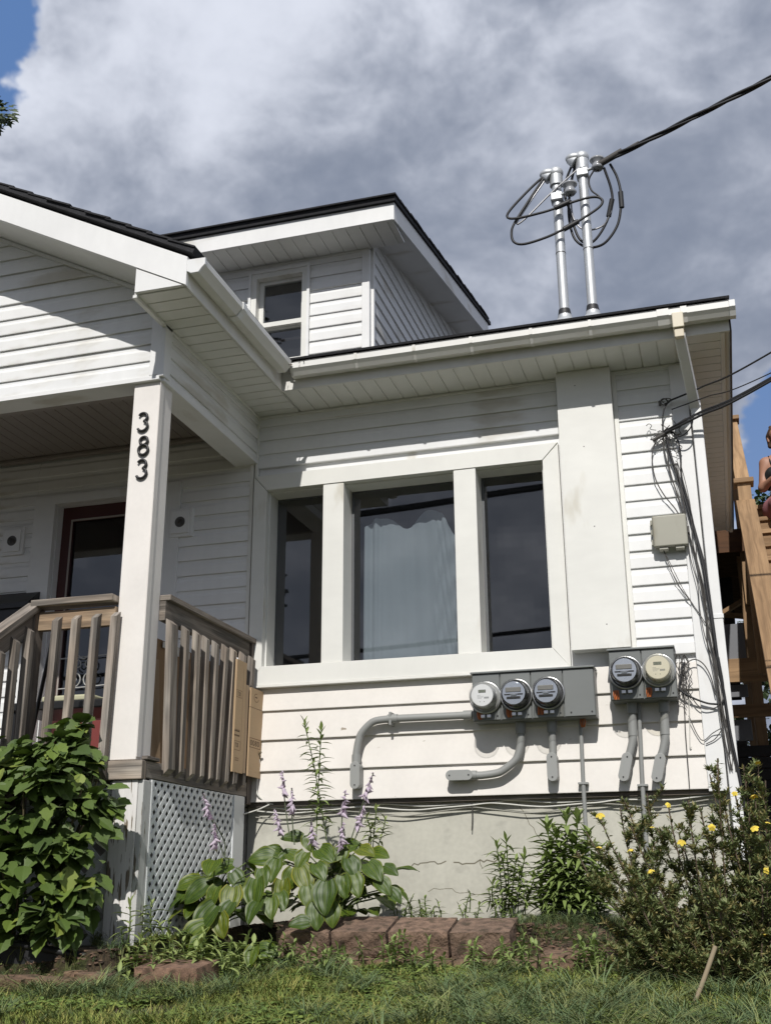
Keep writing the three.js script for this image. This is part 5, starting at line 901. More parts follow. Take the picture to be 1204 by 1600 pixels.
const hostaMats = [[0.48, 0.53, 0.22], [0.36, 0.43, 0.19], [0.62, 0.62, 0.24], [0.88, 0.72, 0.24]].map((c) => leafMat(c, { map: hostaTex, roughness: 0.5 }));
function orient(m, tip, normal) { const f = V(...tip).normalize(), n = V(...normal), x = n.clone().cross(f).normalize(), y = f.clone().cross(x); m.quaternion.setFromRotationMatrix(new THREE.Matrix4().makeBasis(x, y, f)); return m; }
const stemMat = std([0.09, 0.13, 0.03], { roughness: 0.7 });
function hosta(label, list, base, extra, stalks) {
  const t = thing('hosta', label, 'hosta', base, 'hostas in the front bed');
  const petioles = [];
  const add = (x, y, z, ang, L, k, dir, nor) => {
    const f = V(...dir).normalize(), s = V(x, y, z).addScaledVector(f, -L * 0.5);
    const m = part(t, 'leaf', hostaGeos[k % 4], hostaMats[k % 9 === 4 ? 3 : k % 3], s.toArray()); orient(m, dir, nor); m.scale.setScalar(L);
    petioles.push(tube([[base[0] + rr(-0.05, 0.05), base[1], base[2] + rr(-0.05, 0.05)], [lerp(base[0], s.x, 0.4), lerp(base[1], s.y, 0.75), lerp(base[2], s.z, 0.5)], s.toArray()], 0.0035, 10, 5));
  };
  list.forEach(([x, y, z, ang, L0], k) => { const L = L0 * 0.84, a = ang * D2R + rr(-0.15, 0.15); add(x, y, z, ang, L, k, [Math.cos(a) * 0.9, Math.sin(a) * 0.9, 0.35 + rr(-0.2, 0.2)], [Math.cos(a) * 0.2 + rr(-0.25, 0.25), 0.5 + rr(-0.15, 0.35), 0.8]); });
  for (let k = 0; k < extra; k++) { const a = rr(0, 6.28), r = rr(0.08, 0.36), y = base[1] + rr(0.08, 0.34), x = base[0] + Math.cos(a) * r * 1.1, z = base[2] - 0.06 + Math.sin(a) * r * 0.75; add(x, y, z, 0, rr(0.085, 0.135), k, [Math.cos(a), rr(-0.8, 0.1), Math.sin(a) + 0.2], [Math.cos(a) * 0.3, 0.9, Math.sin(a) * 0.3 + 0.2]); }
  part(t, 'petioles', merge(petioles), stemMat);
  for (const [tip, bot] of stalks) {
    const s = part(t, 'flower_stalk', tube([bot, [lerp(bot[0], tip[0], 0.5) + rr(-0.01, 0.01), lerp(bot[1], tip[1], 0.5), bot[2]], tip], 0.0032, 20, 6), std([0.10, 0.12, 0.07]));
    const fl = []; const n = 15;
    for (let i = 0; i < n; i++) { const q = i / n, y = lerp(tip[1], tip[1] - 0.13, q), x = lerp(tip[0], lerp(tip[0], bot[0], 0.13 / Math.max(0.14, tip[1] - bot[1])), q), a = rr(0, 6.28), L = 0.020 + q * 0.030; const c = new THREE.ConeGeometry(0.005 + q * 0.009, L, 7, 1, true); c.rotateX(Math.PI); c.translate(0, -L / 2, 0); c.rotateZ(rr(0.6, 1.7)); c.rotateY(a); c.translate(x, y, tip[2]); fl.push(c); }
    part(s, 'blossoms', merge(fl), phys([0.60, 0.50, 0.60], { transmission: 0.2, roughness: 0.8, side: THREE.DoubleSide }));
  }
  return t;
}
hosta('large leafy hosta in front of the foundation with lilac flower stalks', PL.hostaMain, [-2.02, 1.42, 0.5], 70, PL.stalks);
hosta('smaller drooping hosta beside the white lattice skirt', PL.hostaLeft, [-2.56, 1.40, 0.8], 46, PL.stalksLeft);

// weeds with narrow whorled leaves
function bladeLeaf(L, w, droop) { // narrow leaf along +z
  const g = new THREE.BufferGeometry(), p = [], n = 5; for (let i = 0; i <= n; i++) { const v = i / n, ww = w * Math.sin(Math.PI * Math.min(0.98, 0.12 + v * 0.86)) ; p.push([-ww, -droop * v * v * L + ww * 0.5, v * L], [0, -droop * v * v * L, v * L], [ww, -droop * v * v * L + ww * 0.5, v * L]); }
  const idx = []; for (let i = 0; i < n; i++) for (let k = 0; k < 2; k++) { const a = i * 3 + k; idx.push(a, a + 3, a + 1, a + 1, a + 3, a + 4); }
  g.setAttribute('position', new THREE.Float32BufferAttribute(p.flat(), 3)); g.setIndex(idx); g.setAttribute('uv', new THREE.Float32BufferAttribute(p.flatMap((_, i) => [(i % 3) / 2, Math.floor(i / 3) / n]), 2)); g.computeVertexNormals(); return g.toNonIndexed();
}
const weedMats = [leafMat([0.15, 0.21, 0.05]), leafMat([0.20, 0.27, 0.07]), leafMat([0.25, 0.31, 0.09])];
function weed(name, label, stems, leafL, step, mat, w = 0.008) {
  const c = stems[0][1], t = thing(name, label, 'weed', c, 'tall weeds in the bed'), leaves = [];
  for (const [tip, bot] of stems) {
    const lean = rr(-0.02, 0.02), P = (q) => [lerp(bot[0], tip[0], q) + lean * Math.sin(q * 3), lerp(bot[1], tip[1], q), lerp(bot[2], tip[2], q) + lean * 0.5 * Math.sin(q * 2.2)];
    const H = tip[1] - bot[1];
    part(t, 'stem', tube([P(0), P(0.33), P(0.66), P(1)], 0.003, 14, 5), stemMat);
    let a = rr(0, 6);
    for (let h = 0.05; h < H; h += step * rr(0.7, 1.3)) {
      const q = h / H, k = leafL * (q > 0.9 ? 0.55 : q > 0.75 ? 0.8 : 1) * rr(0.75, 1.15); a += 2.4;
      const g = bladeLeaf(k, w * rr(0.8, 1.2), q > 0.9 ? 0.05 : rr(0.2, 0.6)); g.rotateX(-(q > 0.9 ? rr(0.7, 1.2) : rr(0.05, 0.6))); g.rotateY(a); g.translate(...P(q)); leaves.push(g);
    }
  }
  tag(part(t, 'foliage', merge(leaves), mat), null, null, null, 'stuff'); return t;
}
weed('tall_weed', 'tall twin stemmed weed rising from the large hosta against the siding', PL.weedTall, 0.085, 0.0105, weedMats[1], 0.0085);
weed('tall_weed', 'short leafy weed right of the hosta flowers', PL.weedSide, 0.075, 0.008, weedMats[2], 0.008);
weed('tall_weed', 'clump of thin weeds in front of the cracked foundation', PL.weedMid, 0.10, 0.008, weedMats[1], 0.009);
weed('tall_weed', 'dense dark weed clump at the foot of the thin grey pipe', PL.weedBig, 0.13, 0.0065, weedMats[1], 0.013);
weed('tall_weed', 'low scattered seedlings behind the retaining blocks', PL.weedSmall, 0.05, 0.010, weedMats[1], 0.006);
{ // low leafy growth along the foundation
  const stems = []; for (let i = 0; i < 40; i++) { const x = rr(-1.75, -0.6), z = rr(0.1, 0.5), h = rr(0.04, 0.13); stems.push([[x + rr(-0.03, 0.03), 1.45 + h, z], [x, 1.43, z]]); }
  weed('ground_weed', 'low ragged weeds along the base of the foundation', stems, 0.045, 0.007, weedMats[1], 0.006);
  const s2 = []; for (let i = 0; i < 36; i++) { const x = rr(-2.75, -2.1), z = rr(1.2, 1.75), h = rr(0.06, 0.2); s2.push([[x + rr(-0.04, 0.04), groundH(x, z) + h, z], [x, groundH(x, z), z]]); }
  weed('ground_weed', 'pointed leaved weeds at the foot of the lattice and pedestal', s2, 0.085, 0.012, weedMats[2], 0.010);
  const s3 = []; for (let i = 0; i < 95; i++) { const x = rr(-2.5, -0.5), z = rr(0.92, 1.35), h = rr(0.04, 0.17); s3.push([[x + rr(-0.04, 0.04), groundH(x, z) + h, z], [x, groundH(x, z), z]]); }
  weed('ground_weed', 'weeds growing up in front of the reddish retaining blocks', s3, 0.06, 0.010, weedMats[1], 0.008);
}

// ------------------------------------------------------------------ leafy shrub by the porch stairs
function ovateLeaf(serr) {
  const p = [[0, 0, 0]], n = 9, L = [], R = []; for (let i = 1; i < n; i++) { const v = i / n, w = 0.33 * Math.pow(Math.sin(Math.PI * Math.pow(v, 0.8)), 0.9) * (1 + (i % 2 ? serr : -serr)); L.push([-w, 0.16 * w - 0.16 * v * v, v + (i % 2 ? 0.03 : 0)]); R.push([w, 0.16 * w - 0.16 * v * v, v + (i % 2 ? 0.03 : 0)]); }
  const C = []; for (let i = 0; i <= n; i++) { const v = i / n; C.push([0, -0.16 * v * v - 0.02, v]); }
  const pos = [], tri = (a, b, c) => pos.push(...a, ...b, ...c);
  for (const [S, f] of [[L, 0], [R, 1]]) { const T = (a, b, c) => (f ? tri(a, b, c) : tri(a, c, b)); T(C[0], C[1], S[0]); for (let i = 0; i < n - 2; i++) { T(C[i + 1], C[i + 2], S[i + 1]); T(C[i + 1], S[i + 1], S[i]); } T(C[n - 1], C[n], S[n - 2]); }
  const g = new THREE.BufferGeometry(); g.setAttribute('position', new THREE.Float32BufferAttribute(pos, 3)); g.setAttribute('uv', new THREE.Float32BufferAttribute(pos.filter((_, i) => i % 3 === 0).flatMap((x, i) => [x + 0.5, pos[i * 3 + 2]]), 2)); g.computeVertexNormals(); return g;
}
const shrubLeaves = [ovateLeaf(0.07), ovateLeaf(0.10), ovateLeaf(0.04)];
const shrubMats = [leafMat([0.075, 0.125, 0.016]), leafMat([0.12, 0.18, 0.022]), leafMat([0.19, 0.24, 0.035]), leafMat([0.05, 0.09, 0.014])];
{
  const t = thing('leafy_shrub', 'dense dark green shrub with toothed leaves beside the porch stairs', 'shrub', [-3.1, 1.36, 1.62]);
  const blobs = [[-3.16, 1.98, 1.60, 0.43, 0.25, 0.20], [-3.14, 1.66, 1.64, 0.40, 0.28, 0.22], [-3.10, 2.20, 1.52, 0.22, 0.14, 0.12], [-3.3, 1.85, 1.7, 0.4, 0.42, 0.2], [-3.06, 2.33, 1.44, 0.05, 0.12, 0.05], [-2.86, 2.02, 1.56, 0.10, 0.05, 0.09], [-3.32, 2.25, 1.55, 0.12, 0.10, 0.10], [-2.86, 1.62, 1.66, 0.10, 0.06, 0.08], [-2.92, 1.80, 1.70, 0.12, 0.07, 0.10], [-3.0, 2.12, 1.74, 0.10, 0.06, 0.06], [-2.9, 1.5, 1.74, 0.12, 0.08, 0.08]];
  const pick = () => { const b = blobs[rnd() < 0.68 ? Math.floor(rnd() * 4) : 4 + Math.floor(rnd() * (blobs.length - 4))], th = rr(0, 6.283), u = rr(-1, 1), q = Math.sqrt(1 - u * u), r = Math.pow(rr(0.25, 1), 0.5), d = V(q * Math.cos(th), u, q * Math.sin(th)); return [V(b[0] + d.x * b[3] * r, b[1] + d.y * b[4] * r, b[2] + d.z * b[5] * r), d]; };
  const pose = (o, d) => orient(o, [d.x * 0.8 + rr(-0.6, 0.6), -0.3 + rr(-0.6, 0.55), Math.abs(d.z) * 0.7 + rr(-0.2, 0.5)], [d.x * 0.4 + rr(-0.6, 0.6), 0.85, Math.abs(d.z) * 0.4 + 0.2 + rr(-0.4, 0.5)]);
  let n = 0; const rest = [];
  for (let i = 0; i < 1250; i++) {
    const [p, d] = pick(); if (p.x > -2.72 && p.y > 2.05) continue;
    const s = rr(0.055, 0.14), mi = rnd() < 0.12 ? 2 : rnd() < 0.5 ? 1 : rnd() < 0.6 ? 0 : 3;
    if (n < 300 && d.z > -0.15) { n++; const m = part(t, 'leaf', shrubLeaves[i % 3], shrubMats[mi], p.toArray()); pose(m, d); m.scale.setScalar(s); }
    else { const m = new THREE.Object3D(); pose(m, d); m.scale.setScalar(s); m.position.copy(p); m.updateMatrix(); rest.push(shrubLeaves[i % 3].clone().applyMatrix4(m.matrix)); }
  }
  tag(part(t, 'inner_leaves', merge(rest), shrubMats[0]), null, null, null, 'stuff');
  for (let k = 0; k < 16; k++) { const a = rr(0, 6.28), x = -3.12 + Math.cos(a) * 0.3, z = 1.6 + Math.sin(a) * 0.15; part(t, 'stem', tube([[-3.12 + rr(-0.1, 0.1), 1.33, 1.6 + rr(-0.08, 0.08)], [lerp(-3.12, x, 0.6), 1.7, lerp(1.6, z, 0.6)], [x, rr(1.9, 2.2), z]], 0.005, 14, 5), std([0.10, 0.08, 0.04])); }
}

// ------------------------------------------------------------------ flowering shrub at the right corner
{
  const t = thing('flowering_shrub', 'airy small leaved shrub with yellow flowers at the house corner', 'shrub', [-0.02, 1.12, 1.2]);
  const leaves = [[], [], []], one = (() => { const g = new THREE.BufferGeometry(); g.setAttribute('position', new THREE.Float32BufferAttribute([0, 0, 0, -0.16, 0.03, 0.45, 0, -0.02, 0.5, 0, 0, 0, 0, -0.02, 0.5, 0.16, 0.03, 0.45, -0.16, 0.03, 0.45, 0, 0, 1, 0, -0.02, 0.5, 0.16, 0.03, 0.45, 0, -0.02, 0.5, 0, 0, 1], 3)); g.setAttribute('uv', new THREE.Float32BufferAttribute(new Float32Array(24), 2)); g.computeVertexNormals(); return g; })();
  const O = new THREE.Object3D(), stems = [], thin = [];
  PL.shrubTips.forEach((tp, si) => {
    const T = V(...tp), base = V(rr(-0.22, 0.3), 1.1, rr(1.1, 1.4)), mid = V(lerp(base.x, T.x, 0.75), lerp(base.y, T.y, 0.45), lerp(base.z, T.z, 0.7)).add(V(rr(-0.06, 0.06), 0, rr(-0.06, 0.06)));
    const c = new THREE.QuadraticBezierCurve3(base, mid, T); const g = new THREE.TubeGeometry(c, 12, 0.0035, 5); stems.push(g);
    const twigs = [[c, 0.3, 1]]; for (let k = 0; k < 9; k++) { const s = c.getPoint(rr(0.35, 0.97)), e = s.clone().add(V(rr(-0.09, 0.09), rr(0.02, 0.12), rr(-0.08, 0.08))); const cc = new THREE.QuadraticBezierCurve3(s, s.clone().lerp(e, 0.5).add(V(0, 0.015, 0)), e); thin.push(new THREE.TubeGeometry(cc, 4, 0.0018, 4)); twigs.push([cc, 0.1, 1]); }
    for (const [cv, a, b] of twigs) { const n = cv === c ? 34 : 17; for (let i = 0; i < n; i++) {
      const p = cv.getPoint(lerp(a, b, i / n)); const m = Math.floor(rnd() * 2.6);
      for (let q = 0; q < 4; q++) { orient(O, [rr(-1, 1), rr(-0.2, 1.1), rr(-1, 1)], [rr(-0.5, 0.5), 1, rr(-0.5, 0.5)]); O.position.copy(p).add(V(rr(-0.006, 0.006), rr(-0.006, 0.006), rr(-0.006, 0.006))); O.scale.setScalar(rr(0.02, 0.036)); O.updateMatrix(); leaves[m].push(one.clone().applyMatrix4(O.matrix)); }
    } }
  });
  part(t, 'branches', merge(stems), std([0.085, 0.06, 0.04], { roughness: 0.9 })); part(t, 'twigs', merge(thin), std([0.13, 0.085, 0.045], { roughness: 0.9 }));
  [leafMat([0.12, 0.155, 0.05]), leafMat([0.175, 0.205, 0.07]), leafMat([0.25, 0.215, 0.075])].forEach((m, i) => tag(part(t, 'foliage', mergeGeometries(leaves[i]), m), null, null, null, 'stuff'));
  const petal = (() => { const l = []; for (let k = 0; k < 5; k++) { const s = new THREE.CircleGeometry(0.011, 9); s.scale(0.9, 1, 1); s.rotateX(-Math.PI / 2 + 0.35); s.translate(0, 0.003, 0.0125); s.rotateY(k * 1.2566); l.push(s); } return merge(l); })(), heart = new THREE.SphereGeometry(0.005, 8, 6);
  const ym = phys([0.85, 0.66, 0.08], { roughness: 0.7, transmission: 0.2, side: THREE.DoubleSide });
  for (const f of PL.shrubFlowers) { const m = part(t, 'flower', petal, ym, f, [rr(-0.2, 1.2), rr(0, 6), rr(-0.7, 0.7)]); const s = rr(0.55, 0.95); m.scale.set(s, s * rr(1, 2.5), s); const h = new THREE.Mesh(heart, std([0.55, 0.30, 0.02])); h.name = 'flower_centre'; h.position.set(0, 0.002, 0); m.add(h); }
}

// ------------------------------------------------------------------ grass
function tuft(n, h, lean, w) { const l = []; for (let i = 0; i < n; i++) { const a = rr(0, 6.283), H = h * rr(0.6, 1.2), L = H * lean * rr(0.3, 1.2), ca = Math.cos(a), sa = Math.sin(a), x0 = rr(-0.012, 0.012), z0 = rr(-0.012, 0.012), p = []; const pt = (q, s) => { const ww = w * (1 - q * 0.85) * s; return [x0 + ca * L * q * q - sa * ww, H * (q - 0.25 * q * q * lean), z0 + sa * L * q * q + ca * ww]; };
    const A = pt(0, -1), B = pt(0, 1), C = pt(0.4, -1), D = pt(0.4, 1), E2 = pt(0.75, -1), F = pt(0.75, 1), G = pt(1, 0); for (const q of [A, B, C, B, D, C, C, D, E2, D, F, E2, E2, F, G]) p.push(...q);
    const g = new THREE.BufferGeometry(); g.setAttribute('position', new THREE.Float32BufferAttribute(p, 3)); g.computeVertexNormals(); g.setAttribute('uv', new THREE.Float32BufferAttribute(new Float32Array(30), 2)); l.push(g); } return mergeGeometries(l); }
function scatter(name, label, category, geo, mat, spots, colors) {
  const m = new THREE.InstancedMesh(geo, mat, spots.length); m.name = numbered(name); const O = new THREE.Object3D(), c = new THREE.Color();
  spots.forEach(([x, z, s], i) => { O.position.set(x, groundH(x, z) - 0.004, z); O.rotation.set(rr(-0.15, 0.15), rr(0, 6.28), rr(-0.15, 0.15)); O.scale.set(s, s * rr(0.8, 1.25), s); O.updateMatrix(); m.setMatrixAt(i, O.matrix); const k = colors[Math.floor(rnd() * colors.length)], v = rr(0.8, 1.2); c.setRGB(k[0] * v, k[1] * v, k[2] * v); m.setColorAt(i, c); });
  m.castShadow = m.receiveShadow = true; scene.add(m); return tag(m, label, category, null, 'stuff');
}
const onLawn = (x, z) => !(x > -2.2 && x < -0.55 && z < 0.93 && z > 0.6) && !(x > -2.48 && x < -2.14 && z > 1.58 && z < 1.83);
{
  const lawn = [], clover = [], longs = [], dry = [];
  for (let i = 0; i < 46000; i++) { const x = rr(-4.2, 1.4), z = rr(0.9, 3.2); if (z < 1.75 && x < -2.62) continue; if (!onLawn(x, z)) continue; const d = fbm(x * 2.4, z * 2.4, 9, 3); if (d < -0.17 && rnd() < 0.8) continue; lawn.push([x, z, rr(0.55, 1.1) + (d > 0.15 ? 0.35 : 0)]); }
  for (let i = 0; i < 19000; i++) { const x = rr(-4.2, 1.4), z = rr(0.9, 3.2); if (z < 1.75 && x < -2.62) continue; if (!onLawn(x, z)) continue; if (fbm(x * 1.7 + 4, z * 1.7, 3, 3) < -0.08) continue; clover.push([x, z, rr(0.7, 1.3)]); }
  for (let i = 0; i < 1500; i++) { const x = rr(-1.7, 1.2), z = rr(1.5, 3.0); if (rnd() > smooth(-1.5, -0.5, x) * smooth(1.4, 2.2, z) + 0.04) continue; longs.push([x, z, rr(0.7, 1.3)]); }
  for (let i = 0; i < 420; i++) { const x = rr(-3.4, -2.0), z = rr(1.75, 2.2); longs.push([x, z, rr(0.5, 1.15)]); }
  for (let c = 0; c < 130; c++) { const cx = rr(-3.4, 1), cz = rr(0.95, 2.6), q = rr(0.5, 1.2); for (let i = 0; i < 12; i++) longs.push([cx + rr(-0.06, 0.06), cz + rr(-0.06, 0.06), q * rr(0.6, 1.2)]); }
  for (let i = 0; i < 900; i++) { const x = rr(-1.05, -0.1), z = rr(0.15, 0.75); longs.push([x, z, rr(0.3, 0.8)]); }
  for (let i = 0; i < 2600; i++) { const x = rr(-4, 1.2), z = rr(0.9, 2.8); if (fbm(x * 2.4, z * 2.4, 9, 3) > -0.05 || !onLawn(x, z)) continue; dry.push([x, z, rr(0.4, 0.9)]); }
  const gm = () => std([1, 1, 1], { roughness: 0.75, side: THREE.DoubleSide });
  scatter('lawn_grass', 'short patchy lawn grass in the foreground', 'grass', tuft(6, 0.046, 0.9, 0.0025), gm(), lawn, [[0.20, 0.235, 0.045], [0.145, 0.185, 0.034], [0.27, 0.26, 0.07], [0.10, 0.14, 0.028]]);
  const cl = (() => { const l = []; for (let k = 0; k < 4; k++) { const h = rr(0.012, 0.035), x = rr(-0.02, 0.02), z = rr(-0.02, 0.02); for (let q = 0; q < 3; q++) { const g = new THREE.CircleGeometry(0.0065, 6); g.rotateX(-Math.PI / 2 + 0.3); g.translate(0, h, 0.0065); g.rotateY(q * 2.094 + k); g.translate(x, 0, z); l.push(g); } } return mergeGeometries(l); })();
  scatter('clover', 'low clover leaves mixed into the lawn', 'clover', cl, gm(), clover, [[0.11, 0.165, 0.03], [0.145, 0.195, 0.038], [0.085, 0.135, 0.027]]);
  scatter('long_grass', 'long arching blue green grass in the lower right', 'grass', tuft(9, 0.115, 1.7, 0.0024), gm(), longs, [[0.125, 0.175, 0.075], [0.095, 0.145, 0.058], [0.18, 0.20, 0.07]]);
  scatter('dry_grass', 'dry straw coloured blades in the bare lawn patches', 'grass', tuft(5, 0.03, 1.6, 0.0014), gm(), dry, [[0.26, 0.20, 0.10], [0.20, 0.15, 0.08]]);
}

{ // crumbs of soil and bark mulch in the bed and on the bare bank
  const spots = []; for (let i = 0; i < 5200; i++) { const bank = rnd() < 0.45, x = bank ? rr(-1.05, -0.2) : rr(-3.3, -0.9), z = bank ? rr(0.45, 0.95) : rr(0.1, 0.68); spots.push([x, z, rr(0.5, 1.6)]); }
  for (let i = 0; i < 1800; i++) spots.push([rr(-3.5, -2.5), rr(1.35, 1.9), rr(0.4, 1.3)]);
  const chip = new THREE.IcosahedronGeometry(0.009, 0); chip.scale(1.5, 0.55, 0.9);
  scatter('soil_crumbs', 'reddish brown soil crumbs and bark in the planting bed', 'soil', chip, std([1, 1, 1], { roughness: 1 }), spots, [[0.12, 0.075, 0.05], [0.085, 0.055, 0.038], [0.16, 0.105, 0.07], [0.06, 0.042, 0.03]]);
}
// ------------------------------------------------------------------ stairs and deck behind the house
{
  const t = thing('back_stairs', 'new brown timber staircase climbing to a rear deck right of the house', 'stairs', [0.9, 1.4, -3]);
  const ny = (k) => 4.93 - 0.19 * k, nz = (k) => -4.25 + 0.218 * k;
  for (let k = -1; k < 18; k++) { part(t, 'tread', box(0.46, 1.5, ny(k) - 0.04, ny(k), nz(k) - 0.25, nz(k) + 0.025, 0, 0.004), k % 2 ? M.fresh : M.fresh2); part(t, 'riser', box(0.465, 1.495, ny(k) - 0.185, ny(k) - 0.0405, nz(k) - 0.022, nz(k), 0), M.fresh2); }
  for (const x of [0.44, 1.5]) part(t, 'stringer', beam([x, ny(-1) - 0.16, nz(-1)], [x, ny(17) - 0.16, nz(17)], 0.04, 0.26, [0, 1, 0], 0.004), M.fresh2);
  const rail = part(t, 'handrail', beam([0.388, 4.80, -3.34], [0.388, 2.303, -0.47], 0.155, 0.038, [0, 1, 0], 0.004), M.fresh2);
  for (let k = 0; k < 10; k++) { const z = -3.15 + k * 0.27, y = 4.80 - 0.87 * (z + 3.34); part(rail, 'rail_post', box(0.40, 0.436, y - 0.95, y - 0.03, z - 0.02, z + 0.02, 1, 0.003), M.fresh2); }
  part(t, 'newel', box(0.335, 0.445, 3.3, 4.965, -3.44, -3.33, 1, 0.005), M.fresh); part(t, 'newel_cap', box(0.305, 0.475, 4.966, 5.01, -3.47, -3.30, 0, 0.006), M.fresh2);
  part(t, 'upper_handrail', beam([0.388, 5.0, -3.42], [0.388, 6.05, -4.62], 0.12, 0.038, [0, 1, 0], 0.004), M.fresh);
  part(t, 'upper_newel', box(0.335, 0.445, 4.2, 6.10, -4.74, -4.63, 1, 0.005), M.fresh); part(t, 'upper_newel_cap', box(0.31, 0.47, 6.10, 6.145, -4.77, -4.60, 0, 0.006), M.fresh2);
  for (const x of [0.52, 1.46]) part(t, 'support_post', box(x - 0.045, x + 0.045, 1.3, 3.7, -3.2, -3.11, 1, 0.004), M.fresh2);
  const d = thing('rear_deck', 'raised rear deck of spaced boards seen from below', 'deck', [0.9, 1.4, -6]);
  for (let k = 0; k < 24; k++) { const z = -4.56 - k * 0.148; part(d, 'deck_board', box(0.02, 3.2, 4.90, 4.935, z - 0.14, z, 0, 0.003), M.darkStain); }
  for (let x = 0.06; x < 3.2; x += 0.4) part(d, 'joist', box(x, x + 0.04, 4.70, 4.8995, -8.05, -4.58, 2, 0.003), M.darkStain);
  part(d, 'rim_joist', box(0.02, 3.2, 4.70, 4.8995, -4.579, -4.54, 0, 0.003), M.darkStain);
  for (const [x, z] of [[0.30, -4.8], [1.9, -4.8], [0.3, -7.8], [3.1, -4.8]]) part(d, 'deck_post', box(x, x + 0.1, 1.3, 4.70, z, z + 0.1, 1, 0.004), M.fresh2);
  part(d, 'cross_brace', beam([0.05, 4.15, -4.9], [0.9, 4.62, -4.9], 0.04, 0.09, [0, 0, 1], 0.003), M.fresh2);
  part(d, 'cross_brace', beam([0.03, 4.35, -5.6], [0.9, 4.2, -5.6], 0.04, 0.09, [0, 0, 1], 0.003), M.fresh2);
  part(d, 'lower_beam', box(0.03, 1.6, 3.285, 3.485, -3.66, -3.60, 0, 0.004), M.fresh); part(d, 'lower_beam', box(0.03, 1.6, 3.02, 3.13, -3.9, -3.84, 0, 0.004), M.fresh2);
  const p = thing('grey_panel', 'stack of grey boards filling the gap below the rear deck', 'panel', [0.15, 3.2, -3.7]);
  part(p, 'board', box(0.02, 0.262, 3.487, 3.80, -3.70, -3.66, 0, 0.004), std([0.16, 0.165, 0.18])); part(p, 'board', box(0.03, 0.245, 3.17, 3.275, -3.72, -3.68, 0, 0.004), std([0.16, 0.165, 0.18])); part(p, 'board', box(0.03, 0.25, 2.83, 3.01, -3.95, -3.91, 0, 0.004), std([0.16, 0.165, 0.18]));
  const f = thing('dark_fence', 'dark stained board fence beyond the rear corner of the house', 'fence', [1.5, 1.4, -4.6]);
  for (let k = 0; k < 14; k++) part(f, 'board', box(0.0, 4.0, 1.40 + k * 0.105, 1.40 + k * 0.105 + 0.098, -4.64, -4.60, 0, 0.003), std([0.028, 0.025, 0.024], { roughness: 0.8 }));
  for (const x of [0.12, 1.8, 3.4]) part(f, 'fence_post', box(x, x + 0.09, 1.3, 2.95, -4.73, -4.641, 1, 0.004), M.brownEdge);
}
